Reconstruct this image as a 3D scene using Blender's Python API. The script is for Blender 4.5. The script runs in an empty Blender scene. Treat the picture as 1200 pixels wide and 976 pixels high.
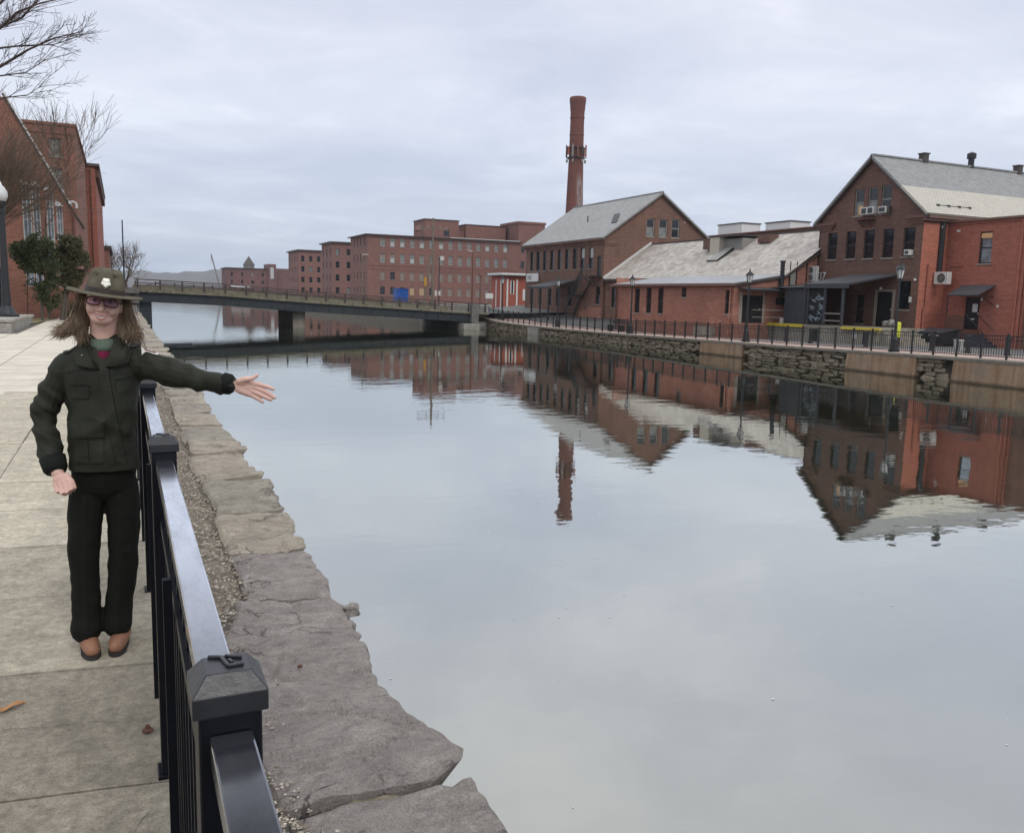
import bpy, bmesh, math, random
from mathutils import Vector, Matrix, noise
from mathutils.geometry import tessellate_polygon
from mathutils.bvhtree import BVHTree
rnd = random.Random(7)
S = bpy.context.scene
COL = S.collection
R = math.radians

# ------------------------------------------------------------------ camera, sky, sun, exposure
cam = bpy.data.cameras.new('camera'); camo = bpy.data.objects.new('camera', cam); COL.objects.link(camo)
cam.sensor_fit = 'HORIZONTAL'; cam.sensor_width = 36; cam.lens = 30.0
cam.clip_start = 0.05; cam.clip_end = 9000
YAW, PITCH, ROLL = 0.42797, 0.13788, 0.0245
fw = Vector((math.sin(YAW)*math.cos(PITCH), math.cos(YAW)*math.cos(PITCH), -math.sin(PITCH)))
rt0 = Vector((math.cos(YAW), -math.sin(YAW), 0)); up0 = rt0.cross(fw)
rt = rt0*math.cos(ROLL) + up0*math.sin(ROLL); up = rt.cross(fw)
camo.matrix_world = Matrix(((rt.x, up.x, -fw.x, 0), (rt.y, up.y, -fw.y, 0), (rt.z, up.z, -fw.z, 1.62), (0, 0, 0, 1)))
S.camera = camo
S.view_settings.view_transform = 'Standard'; S.view_settings.look = 'None'
S.view_settings.exposure = 0.1; S.view_settings.gamma = 1.0
S.render.engine = 'CYCLES'
S.cycles.max_bounces = 6; S.cycles.caustics_reflective = False; S.cycles.caustics_refractive = False

SUN_EL, SUN_AZ = R(44), R(176)      # azimuth clockwise from +Y
world = bpy.data.worlds.new('World'); S.world = world; world.use_nodes = True
wn, wl = world.node_tree.nodes, world.node_tree.links
wn.clear()
wo = wn.new('ShaderNodeOutputWorld'); bg = wn.new('ShaderNodeBackground'); bg.inputs['Strength'].default_value = 0.1
sky = wn.new('ShaderNodeTexSky'); sky.sky_type = 'NISHITA'; sky.sun_disc = False
sky.sun_elevation = SUN_EL; sky.sun_rotation = SUN_AZ; sky.air_density = 1.0; sky.dust_density = 2.0
tc = wn.new('ShaderNodeTexCoord')
sep = wn.new('ShaderNodeSeparateXYZ'); wl.new(tc.outputs['Generated'], sep.inputs[0])
def wmath(op, a, b=None, clamp=False):
    n = wn.new('ShaderNodeMath'); n.operation = op; n.use_clamp = clamp
    for i, v in enumerate((a, b)):
        if v is None: continue
        if isinstance(v, (int, float)): n.inputs[i].default_value = v
        else: wl.new(v, n.inputs[i])
    return n.outputs[0]
zc = wmath('MAXIMUM', sep.outputs['Z'], 0.0)
den = wmath('ADD', zc, 0.10)
u = wmath('DIVIDE', sep.outputs['X'], den); v = wmath('DIVIDE', sep.outputs['Y'], den)
cmb = wn.new('ShaderNodeCombineXYZ'); wl.new(u, cmb.inputs[0]); wl.new(v, cmb.inputs[1])
def wnoise(scale, detail, rough, dist=0.0, off=0.0):
    n = wn.new('ShaderNodeTexNoise'); n.inputs['Scale'].default_value = scale; n.inputs['Detail'].default_value = detail
    n.inputs['Roughness'].default_value = rough; n.inputs['Distortion'].default_value = dist
    mp = wn.new('ShaderNodeMapping'); mp.inputs['Location'].default_value = (off, off*.7, 0)
    wl.new(cmb.outputs[0], mp.inputs[0]); wl.new(mp.outputs[0], n.inputs['Vector'])
    return n.outputs['Fac']
def wramp(fac, stops):
    n = wn.new('ShaderNodeValToRGB'); wl.new(fac, n.inputs[0])
    e = n.color_ramp.elements
    while len(e) < len(stops): e.new(0.5)
    for i, (p, c) in enumerate(stops):
        e[i].position = p; e[i].color = (*c, 1)
    return n.outputs[0]
def wmix(f, a, b, mode='MIX'):
    n = wn.new('ShaderNodeMix'); n.data_type = 'RGBA'; n.blend_type = mode
    if isinstance(f, (int, float)): n.inputs[0].default_value = f
    else: wl.new(f, n.inputs[0])
    for i, c in ((6, a), (7, b)):
        if isinstance(c, tuple): n.inputs[i].default_value = (*c, 1)
        else: wl.new(c, n.inputs[i])
    return n.outputs[2]
K = 12.0
# grey stratus: colour by height above the horizon, broken up by noise; blue-grey gaps low down
base = wramp(zc, [(0.0, (.44, .52, .645)), (.08, (.575, .63, .73)), (.20, (.605, .645, .75)), (.36, (.625, .65, .735)), (.5, (.70, .72, .78)), (1.0, (1.02, 1.02, 1.04))])
n1 = wnoise(.55, 6, .55, .6, 3.1)
n2 = wnoise(1.3, 7, .6, .4, 9.3)
bright = wramp(n1, [(.36, (.90, .92, .95)), (.5, (1.0, 1.0, 1.005)), (.66, (1.13, 1.11, 1.075))])
fine = wramp(n2, [(.38, (.94, .945, .96)), (.52, (1.0, 1.0, 1.0)), (.66, (1.12, 1.105, 1.08))])
cl = wmix(1.0, base, bright, 'MULTIPLY'); cl = wmix(1.0, cl, fine, 'MULTIPLY')
sc = wn.new('ShaderNodeVectorMath'); sc.operation = 'SCALE'; sc.inputs['Scale'].default_value = K
wl.new(cl, sc.inputs[0])
wl.new(wmix(0.95, sky.outputs[0], sc.outputs[0]), bg.inputs['Color'])
wl.new(bg.outputs[0], wo.inputs[0])

sl = bpy.data.lights.new('sun', 'SUN'); sl.energy = .8; sl.angle = R(18); sl.color = (1.0, .96, .9)
so = bpy.data.objects.new('sun', sl); COL.objects.link(so)
sd = Vector((math.sin(SUN_AZ)*math.cos(SUN_EL), math.cos(SUN_AZ)*math.cos(SUN_EL), math.sin(SUN_EL)))
so.rotation_euler = sd.to_track_quat('Z', 'Y').to_euler()
so.location = (0, -20, 60)

# ------------------------------------------------------------------ materials
class NT:
    def __init__(s, name):
        s.m = bpy.data.materials.new(name); s.m.use_nodes = True
        s.t = s.m.node_tree; s.t.nodes.clear()
        s.out = s.new('ShaderNodeOutputMaterial'); s.b = s.new('ShaderNodeBsdfPrincipled')
        s.l(s.b.outputs[0], s.out.inputs[0]); s.co = s.new('ShaderNodeTexCoord')
    def new(s, k): return s.t.nodes.new(k)
    def l(s, a, b): s.t.links.new(a, b)
    def map(s, scale=(1, 1, 1), rot=(0, 0, 0), src='Object', vec=None):
        mp = s.new('ShaderNodeMapping'); mp.inputs['Scale'].default_value = scale; mp.inputs['Rotation'].default_value = rot
        s.l(vec or s.co.outputs[src], mp.inputs[0]); return mp.outputs[0]
    def noise(s, scale, detail=4, rough=.55, vec=None, dist=0.):
        n = s.new('ShaderNodeTexNoise'); n.inputs['Scale'].default_value = scale; n.inputs['Detail'].default_value = detail
        n.inputs['Roughness'].default_value = rough; n.inputs['Distortion'].default_value = dist
        s.l(vec or s.co.outputs['Object'], n.inputs['Vector']); return n.outputs['Fac']
    def ramp(s, fac, stops):
        n = s.new('ShaderNodeValToRGB'); s.l(fac, n.inputs[0]); e = n.color_ramp.elements
        while len(e) < len(stops): e.new(.5)
        for i, (p, c) in enumerate(stops):
            e[i].position = p; e[i].color = (c, c, c, 1) if isinstance(c, (int, float)) else (*c, 1)
        return n.outputs[0]
    def mix(s, f, a, b, mode='MIX'):
        n = s.new('ShaderNodeMix'); n.data_type = 'RGBA'; n.blend_type = mode
        if isinstance(f, (int, float)): n.inputs[0].default_value = f
        else: s.l(f, n.inputs[0])
        for i, c in ((6, a), (7, b)):
            if isinstance(c, tuple): n.inputs[i].default_value = (*c, 1)
            else: s.l(c, n.inputs[i])
        return n.outputs[2]
    def math(s, op, a, b):
        n = s.new('ShaderNodeMath'); n.operation = op
        for i, v in enumerate((a, b)):
            if isinstance(v, (int, float)): n.inputs[i].default_value = v
            else: s.l(v, n.inputs[i])
        return n.outputs[0]
    def col(s, c):
        if isinstance(c, tuple): s.b.inputs['Base Color'].default_value = (*c, 1)
        else: s.l(c, s.b.inputs['Base Color'])
    def rough(s, r):
        if isinstance(r, (int, float)): s.b.inputs['Roughness'].default_value = r
        else: s.l(r, s.b.inputs['Roughness'])
    def bump(s, h, strength=.3, dist=.02):
        n = s.new('ShaderNodeBump'); n.inputs['Strength'].default_value = strength; n.inputs['Distance'].default_value = dist
        s.l(h, n.inputs['Height']); s.l(n.outputs[0], s.b.inputs['Normal'])
def plain(name, c, rough=.6, metal=0., var=.12, scale=6., bump=0., ior=None, stretch=(1, 1, 1)):
    n = NT(name)
    f = n.noise(scale, 5, .6, n.map(stretch))
    lo = tuple(x*(1-var) for x in c); hi = tuple(min(1, x*(1+var)) for x in c)
    n.col(n.ramp(f, [(.3, lo), (.7, hi)])); n.rough(rough); n.b.inputs['Metallic'].default_value = metal
    if ior: n.b.inputs['IOR'].default_value = ior
    if bump: n.bump(n.noise(scale*4, 5, .6, n.map(stretch)), bump, .01)
    return n.m
def brick(name, c1, c2, mortar, stain, w=.21, h=.068, streak=.5, bump=.35, patch=None):
    n = NT(name)
    sp = n.new('ShaderNodeSeparateXYZ'); n.l(n.co.outputs['Object'], sp.inputs[0])
    cb = n.new('ShaderNodeCombineXYZ'); n.l(n.math('ADD', sp.outputs[0], sp.outputs[1]), cb.inputs[0]); n.l(sp.outputs[2], cb.inputs[1])
    bt = n.new('ShaderNodeTexBrick'); n.l(cb.outputs[0], bt.inputs['Vector'])
    bt.inputs['Scale'].default_value = 1; bt.inputs['Brick Width'].default_value = w; bt.inputs['Row Height'].default_value = h
    bt.inputs['Mortar Size'].default_value = .008; bt.inputs['Mortar Smooth'].default_value = .2; bt.inputs['Bias'].default_value = 0
    bt.inputs['Color1'].default_value = (*c1, 1); bt.inputs['Color2'].default_value = (*c2, 1); bt.inputs['Mortar'].default_value = (*mortar, 1)
    c = bt.outputs['Color']
    f = n.noise(.35, 6, .62)
    c = n.mix(n.ramp(f, [(.38, 0.), (.7, streak)]), c, stain)
    g = n.noise(1.0, 6, .65, n.map((1.6, 1.6, .16)))
    c = n.mix(n.ramp(g, [(.45, 0.), (.75, streak*.8)]), c, stain)
    if patch:
        k = n.noise(.55, 3, .5, n.map((1, 1, 1.4)))
        c = n.mix(n.ramp(k, [(.58, 0.), (.63, .7)]), c, patch)
    k = n.noise(9, 4, .6)
    c = n.mix(1.0, c, n.ramp(k, [(.25, .74), (.75, 1.24)]), 'MULTIPLY')
    k = n.noise(1.0, 5, .7, n.map((1.1, 1.1, 7.0)))
    c = n.mix(1.0, c, n.ramp(k, [(.3, .78), (.7, 1.22)]), 'MULTIPLY')
    n.col(c); n.rough(.85); n.bump(n.math('SUBTRACT', n.noise(14, 4, .6), bt.outputs['Fac']), bump, .012)
    return n.m
def slate(name, ax, cols, w=.3, h=.16, dirt=(.2, .19, .17), amt=.4, moss=None):
    n = NT(name)
    sp = n.new('ShaderNodeSeparateXYZ'); n.l(n.co.outputs['Object'], sp.inputs[0])
    cb = n.new('ShaderNodeCombineXYZ'); n.l(sp.outputs[ax], cb.inputs[0]); n.l(sp.outputs[2], cb.inputs[1])
    bt = n.new('ShaderNodeTexBrick'); n.l(cb.outputs[0], bt.inputs['Vector'])
    bt.inputs['Scale'].default_value = 1; bt.inputs['Brick Width'].default_value = w; bt.inputs['Row Height'].default_value = h
    bt.inputs['Mortar Size'].default_value = .012; bt.inputs['Mortar Smooth'].default_value = .4
    bt.inputs['Color1'].default_value = (*cols[0], 1); bt.inputs['Color2'].default_value = (*cols[1], 1)
    bt.inputs['Mortar'].default_value = (*[x*.45 for x in cols[0]], 1)
    c = bt.outputs['Color']
    f = n.noise(1.1, 8, .75, n.map((1, 1, 1.3)), .5)
    c = n.mix(n.ramp(f, [(.45, 0.), (.68, amt)]), c, dirt)
    v = n.new('ShaderNodeTexVoronoi'); v.inputs['Scale'].default_value = 2.6; n.l(n.map((1, 1, 1.7)), v.inputs['Vector'])
    c = n.mix(n.ramp(v.outputs['Color'], [(.3, 0.), (.95, .35)]), c, cols[2])
    if moss: c = n.mix(n.ramp(n.noise(.8, 6, .7), [(.55, 0.), (.62, .8)]), c, moss)
    n.col(c); n.rough(.75); n.bump(n.math('SUBTRACT', n.noise(10, 5, .7), bt.outputs['Fac']), .6, .03)
    return n.m
def concrete(name, c, dark, streaks=None, sc=1.0, bump=.25, rough=.9, speck=True):
    n = NT(name)
    f = n.noise(1.7*sc, 8, .68)
    k = n.ramp(f, [(.3, dark), (.62, c)])
    g = n.noise(24*sc, 6, .7)
    k = n.mix(1.0, k, n.ramp(g, [(.3, .68), (.68, 1.22)]), 'MULTIPLY')
    g = n.noise(6.5*sc, 7, .75, dist=.6)
    k = n.mix(1.0, k, n.ramp(g, [(.34, .78), (.5, 1.0), (.66, 1.2)]), 'MULTIPLY')
    if speck:
        p = n.noise(160*sc, 2, .5)
        k = n.mix(1.0, k, n.ramp(p, [(.34, .7), (.46, 1.0), (.6, 1.0), (.72, 1.22)]), 'MULTIPLY')
    if streaks:
        s_ = n.noise(1.0, 5, .6, n.map((2.4, 2.4, .12)))
        k = n.mix(n.ramp(s_, [(.48, 0.), (.66, .75)]), k, streaks)
    n.col(k); n.rough(rough); n.bump(n.noise(60*sc, 6, .7), bump, .006)
    return n.m

M = {}
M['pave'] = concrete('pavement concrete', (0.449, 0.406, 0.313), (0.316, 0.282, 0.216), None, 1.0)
M['pave_dark'] = concrete('darker pavement concrete', (0.327, 0.293, 0.227), (0.194, 0.173, 0.133), None, 1.0)
M['pave_pale'] = concrete('paler pavement concrete', (0.592, 0.535, 0.419), (0.459, 0.416, 0.322), None, 1.0)
M['pave_far'] = concrete('pale pavement concrete', (.46, .435, .38), (.36, .335, .29), None, .6)
M['joint'] = plain('joint dirt', (.06, .055, .045), .95)
M['ground'] = concrete('earth and asphalt', (.20, .19, .165), (.13, .12, .10), None, .3)
M['mulch'] = concrete('bark mulch', (.20, .13, .085), (.10, .065, .045), None, 2.0, .8)
M['drygrass'] = concrete('dry winter grass', (.33, .28, .15), (.20, .19, .09), None, 1.0, .8)
M['grass'] = concrete('green turf', (.10, .15, .05), (.20, .18, .09), None, 1.0, .8)
M['gravelbed'] = concrete('gravel bed', (.36, .315, .25), (.16, .14, .11), None, 5.0, .9)
M['pinkpave'] = concrete('pinkish walkway pavers', (.62, .45, .39), (.50, .37, .32), None, .8)
M['coping'] = concrete('weathered coping', (.30, .265, .215), (.20, .175, .14), None, 1.2, .5)
n = NT('stained wall concrete')
k = n.ramp(n.noise(1.2, 8, .7), [(.3, (.30, .205, .13)), (.65, (.47, .335, .22))])
k = n.mix(n.ramp(n.noise(1.0, 6, .65, n.map((2.6, 2.6, .10))), [(.44, 0.), (.66,   .8)]), k, (.24, .115, .055))
k = n.mix(n.ramp(n.noise(.7, 6, .7, n.map((1, 1, 1.5))), [(.5, 0.), (.68, .55)]), k, (.23, .215, .18))
k = n.mix(1.0, k, n.ramp(n.noise(22, 5, .7), [(.3, .72), (.7, 1.2)]), 'MULTIPLY')
sp = n.new('ShaderNodeSeparateXYZ'); n.l(n.co.outputs['Object'], sp.inputs[0])
wl_ = n.math('ADD', sp.outputs[2], n.math('MULTIPLY', n.noise(2.2, 4, .6), -.14))
k = n.mix(n.ramp(n.math('MULTIPLY', n.math('ADD', wl_, 1.62), 4.0), [(.12, .85), (.62, 0.)]), k, (.055, .042, .026))
n.col(k); n.rough(.9); n.bump(n.noise(30, 6, .7), .5, .015); M['wallconc'] = n.m
M['abut'] = concrete('pale abutment concrete', (.44, .42, .36), (.30, .28, .24), None, .7, .4)
M['deckedge'] = concrete('mossy bridge edge', (0.281, 0.257, 0.183), (0.187, 0.172, 0.117), (0.117, 0.109, 0.078), .8, .4)
M['greyconc'] = concrete('grey dock concrete', (.40, .37, .30), (.28, .255, .205), (.20, .18, .14), .8, .4)
M['parapet'] = concrete('parapet stone', (.24, .23, .215), (.14, .13, .12), None, 1.4, .7)
M['asphalt'] = concrete('asphalt', (.19, .19, .185), (.13, .13, .125), None, .5)
M['brownbrick'] = brick('old brown brick', (0.199, 0.092, 0.066), (0.135, 0.066, 0.049), (0.199, 0.136, 0.106), (0.085, 0.054, 0.043), streak=.5)
M['midbrick'] = brick('weathered brown brick', (0.254, 0.119, 0.079), (0.178, 0.089, 0.062), (0.238, 0.162, 0.123), (0.103, 0.067, 0.050), streak=.5)
M['lowbrick'] = brick('soft red brick', (0.390, 0.164, 0.111), (0.325, 0.133, 0.090), (0.353, 0.207, 0.154), (0.236, 0.104, 0.073), streak=.4, bump=.25, patch=(0.448, 0.218, 0.154))
M['redpaint'] = brick('red painted brick', (0.423, 0.150, 0.102), (0.373, 0.130, 0.088), (0.343, 0.123, 0.089), (0.272, 0.101, 0.073), streak=.35, bump=.3)
M['redpaint2'] = brick('lighter red painted brick', (0.477, 0.175, 0.113), (0.446, 0.162, 0.107), (0.436, 0.156, 0.101), (0.374, 0.138, 0.095), streak=.2, bump=.15)
M['millbrick'] = brick('rose mill brick', (0.294, 0.127, 0.098), (0.232, 0.101, 0.080), (0.280, 0.185, 0.153), (0.162, 0.089, 0.073), .24, .08, streak=.4)
M['millbrick2'] = brick('dark mill brick', (0.284, 0.123, 0.100), (0.224, 0.100, 0.082), (0.258, 0.180, 0.156), (0.155, 0.086, 0.075), .24, .08, streak=.4)
M['stackbrick'] = brick('stack brick', (.24, .085, .06), (.18, .07, .052), (.2, .12, .1), (.10, .055, .045), .24, .08, streak=.5)
M['farbrick'] = brick('far dark brick', (.24, .105, .09), (.19, .085, .075), (.18, .1, .09), (.10, .055, .05), .24, .08)
M['leftbrick'] = brick('orange red brick', (0.351, 0.140, 0.094), (0.281, 0.112, 0.077), (0.287, 0.178, 0.133), (0.212, 0.095, 0.068), streak=.3)
M['boothbrick'] = brick('bright booth brick', (.44, .11, .06), (.37, .09, .055), (.4, .14, .1), (.3, .09, .06), streak=.2)
M['slate_y'] = slate('grey slate', 1, ((.33, .335, .325), (.40, .405, .395), (.47, .46, .43)), amt=.45)
M['slate_low'] = slate('patchy buff slate', 1, ((0.513, 0.482, 0.421), (0.677, 0.646, 0.585), (0.349, 0.277, 0.246)), .34, .18, (0.246, 0.195, 0.170), .85)
M['slate_x'] = slate('grey upper slate', 0, ((.30, .305, .30), (.38, .385, .375), (.26, .26, .26)), amt=.25)
M['slate_x2'] = slate('buff lower slate', 0, ((.58, .55, .47), (.63, .60, .52), (.54, .5, .42)), amt=.2)
M['metalroof'] = plain('grey sheet roof', (.36, .375, .40), .45, 0, .12, 1.2)
M['darkroof'] = plain('dark fascia', (.075, .06, .055), .6)
M['brownfascia'] = plain('brown fascia board', (.20, .115, .09), .6)
M['whitetrim'] = plain('white painted trim', (.74, .74, .72), .5, 0, .06)
M['whitemetal'] = plain('off white metal', (.66, .65, .61), .45, 0, .08)
M['creampanel'] = plain('cream panel', (.52, .47, .38), .7)
M['black'] = plain('black steel', (.017, .018, .02), .45, 0, .2, 4)
M['gloss'] = plain('glossy black fence paint', (.006, .007, .011), .34, 0, .3, 12, .05, 1.33)
M['gloss_cap'] = plain('weathered black cap paint', (.014, .015, .019), .34, 0, .35, 16, .10, 1.55)
n = NT('dusty glossy rail paint'); n.t.nodes.remove(n.b)
rd_ = n.new('ShaderNodeBsdfDiffuse'); n.l(n.ramp(n.noise(14, 5, .65), [(.3, (.018, .02, .026)), (.55, (.028, .03, .036)), (.75, (.06, .06, .062))]), rd_.inputs[0])
rg_ = n.new('ShaderNodeBsdfGlossy'); rg_.inputs['Roughness'].default_value = .16; rg_.inputs[0].default_value = (.93, .95, 1, 1)
rl_ = n.new('ShaderNodeLayerWeight'); rl_.inputs[0].default_value = .5
rf_ = n.math('MULTIPLY', n.ramp(rl_.outputs['Facing'], [(.0, .03), (.46, .07), (.60, .36), (.74, .92), (1., .98)]), n.ramp(n.noise(14, 7, .75, n.map((1, .3, 1))), [(.3, .72), (.55, 1.)]))
rx_ = n.new('ShaderNodeMixShader'); n.l(rf_, rx_.inputs[0]); n.l(rd_.outputs[0], rx_.inputs[1]); n.l(rg_.outputs[0], rx_.inputs[2]); n.l(rx_.outputs[0], n.out.inputs[0]); M['gloss_rail'] = n.m
M['darkgrey'] = plain('charcoal cladding', (.045, .05, .058), .6, 0, .15, 2)
M['canopy'] = plain('charcoal canopy', (.07, .072, .08), .55, 0, .12, 2)
M['shadowin'] = plain('dark interior', (.012, .012, .013), .9)
M['yellow'] = plain('worn yellow paint', (.62, .47, .05), .6, 0, .2, 5)
M['yellowgreen'] = plain('bright yellow sleeve', (.72, .75, .06), .5, 0, .08)
M['rust'] = plain('rusty steel', (.13, .055, .038), .8, 0, .3, 8, .4)
M['bridgeiron'] = plain('dark bridge girder', (.022, .03, .034), .6, 0, .35, 2)
M['bridgerail'] = plain('brown bridge rail', (.062, .045, .04), .6, 0, .3, 3)
M['wood'] = plain('weathered pole wood', (.20, .165, .125), .85, 0, .25, 3, .3, None, (8, 8, .6))
M['bluebox'] = plain('blue container paint', (.015, .10, .42), .5, 0, .15, 2)
M['yelsign'] = plain('yellow marker', (.60, .30, .03), .6)
M['frame'] = plain('grey window frame', (.26, .245, .22), .6)
M['darkframe'] = plain('dark window frame', (.045, .042, .04), .6)
M['paleframe'] = plain('pale grey window frame', (.40, .39, .36), .6)
M['stonesill'] = plain('stone sill', (.30, .26, .22), .85)
M['board'] = plain('boarded window', (.27, .225, .195), .8, 0, .15, 3)
M['plywood'] = plain('pale plywood', (.50, .36, .22), .8, 0, .1, 3)
M['blind_sky'] = plain('pale blind', (.50, .52, .50), .7)  # pale blind tone, also used for sky reflection painted on upper panes
M['paper'] = plain('white paper', (.74, .73, .70), .7, 0, .05)
M['orangepaper'] = plain('orange notice', (.70, .42, .20), .7)
M['redprint'] = plain('red print', (.6, .12, .07), .7)
M['graffiti'] = plain('pale blue spray paint', (.20, .25, .29), .8, 0, .75, 6)
M['sack'] = plain('pale sacks', (.36, .35, .32), .8)
M['lampglass'] = plain('frosted lamp glass', (.66, .67, .65), .35)
M['bark'] = plain('grey bark', (.13, .105, .088), .9, 0, .3, 12, .5)
M['twig'] = plain('brown twigs', (.15, .105, .075), .9, 0, .3, 6)
M['twig_dark'] = plain('dark twigs', (.075, .055, .052), .9, 0, .3, 6)
def glass(name, c, rough=.06, spec=1.5):
    n = NT(name); f = n.noise(1.3, 3, .6)
    n.col(n.ramp(f, [(.35, tuple(x*.6 for x in c)), (.65, tuple(x*1.5 for x in c))])); n.rough(rough); n.b.inputs['IOR'].default_value = spec
    n.bump(n.noise(1.2, 2, .5), .06, .02)
    return n.m
M['glass'] = glass('dark window glass', (.018, .02, .024))
M['glass_grey'] = glass('dusty grey glass', (.22, .23, .22), .3)
M['glass_sky'] = glass('sky reflecting glass', (.20, .25, .29), .05, 2.6)
# water: murky body under a mirror-like skin with slow ripples
n = NT('canal water'); n.t.nodes.remove(n.b)
df = n.new('ShaderNodeBsdfDiffuse'); df.inputs[0].default_value = (.050, .056, .034, 1)
gl = n.new('ShaderNodeBsdfGlossy'); gl.inputs['Roughness'].default_value = .015; gl.inputs[0].default_value = (.84, .855, .82, 1)
fr = n.new('ShaderNodeLayerWeight'); fr.inputs[0].default_value = .5
fcur = n.math('ADD', n.math('MULTIPLY', n.math('POWER', fr.outputs['Facing'], .85), .9), .08)
r1 = n.noise(1.0, 3, .5, n.map((.9, 1.6, 1), (0, 0, R(24)))); r2 = n.noise(1.0, 3, .55, n.map((3.2, 6.5, 1), (0, 0, R(18))))
calm = n.ramp(n.noise(.045, 3, .6), [(.35, .25), (.65, 1.0)])
hh = n.math('ADD', n.math('MULTIPLY', r1, 1.0), n.math('MULTIPLY', r2, .14))
bp = n.new('ShaderNodeBump'); bp.inputs['Distance'].default_value = .012
n.l(n.math('MULTIPLY', calm, .55), bp.inputs['Strength']); n.l(hh, bp.inputs['Height'])
for x in (gl, fr): n.l(bp.outputs[0], x.inputs['Normal'])
mx = n.new('ShaderNodeMixShader'); n.l(fcur, mx.inputs[0]); n.l(df.outputs[0], mx.inputs[1]); n.l(gl.outputs[0], mx.inputs[2])
n.l(mx.outputs[0], n.out.inputs[0]); M['water'] = n.m
# cap stones: layered schist, purple grey to olive
def capstone(name, a, b, c, stone=True):
    n = NT(name)
    f = n.noise(3.2, 8, .72, n.map((1.0, 1.5, 2)), .5)
    k = n.ramp(f, [(.3, a), (.5, b), (.7, c)])
    g = n.noise(13, 8, .78, n.map((1, 1.6, 3)), .3)
    k = n.mix(1.0, k, n.ramp(g, [(.28, .55), (.46, .96), (.56, 1.04), (.74, 1.35)]), 'MULTIPLY')
    p = n.noise(120, 3, .65)
    k = n.mix(1.0, k, n.ramp(p, [(.32, .62), (.46, .98), (.58, 1.02), (.70, 1.35)]), 'MULTIPLY')
    d = n.noise(1.5, 7, .75)
    k = n.mix(n.ramp(d, [(.52, 0.), (.64, .5)]), k, tuple(x*.5 for x in b))
    vo = n.new('ShaderNodeTexVoronoi'); vo.feature = 'DISTANCE_TO_EDGE'; vo.inputs['Scale'].default_value = 3.1; vo.inputs['Randomness'].default_value = 1.0
    ds = n.new('ShaderNodeVectorMath'); ds.operation = 'ADD'
    nz = n.new('ShaderNodeTexNoise'); nz.inputs['Scale'].default_value = 4; nz.inputs['Detail'].default_value = 6; n.l(n.co.outputs['Object'], nz.inputs['Vector'])
    sv = n.new('ShaderNodeVectorMath'); sv.operation = 'SCALE'; sv.inputs['Scale'].default_value = .55; n.l(nz.outputs['Color'], sv.inputs[0])
    n.l(n.map((.8, 1.7, 1)), ds.inputs[0]); n.l(sv.outputs[0], ds.inputs[1]); n.l(ds.outputs[0], vo.inputs['Vector'])
    crk = n.ramp(vo.outputs['Distance'], [(.0, 1.), (.012, .8), (.03, 0.)])
    crk = n.math('MULTIPLY', crk, n.ramp(n.noise(2.1, 4, .6), [(.50, 0.), (.62, 1.)]))
    k = n.mix(n.math('MULTIPLY', crk, .7), k, tuple(x*.25 for x in a))
    li = n.noise(5.5, 7, .75)
    k = n.mix(n.ramp(li, [(.60, 0.), (.68, .45)]), k, tuple(min(.6, x*1.25) for x in c))
    n.col(k); n.rough(.9)
    hgt = n.math('ADD', n.math('MULTIPLY', g, .6), n.math('MULTIPLY', n.noise(45, 6, .75), .5))
    hgt = n.math('SUBTRACT', hgt, n.math('MULTIPLY', crk, .9))
    n.bump(hgt, 1.0, .03)
    return n.m
M['cap_a'] = capstone('purple grey schist', (0.252, 0.224, 0.206), (0.347, 0.312, 0.283), (0.448, 0.415, 0.372))
M['cap_b'] = capstone('olive grey schist', (0.260, 0.239, 0.189), (0.360, 0.329, 0.270), (0.463, 0.430, 0.355))
M['cap_c'] = capstone('tan grey schist', (0.311, 0.269, 0.213), (0.430, 0.376, 0.301), (0.548, 0.487, 0.390))
M['rubble'] = capstone('dark rubble', (0.186, 0.158, 0.116), (0.338, 0.283, 0.201), (0.547, 0.465, 0.333))
M['rubbleback'] = plain('dark wall gaps', (.075, .068, .056), .95)

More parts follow.
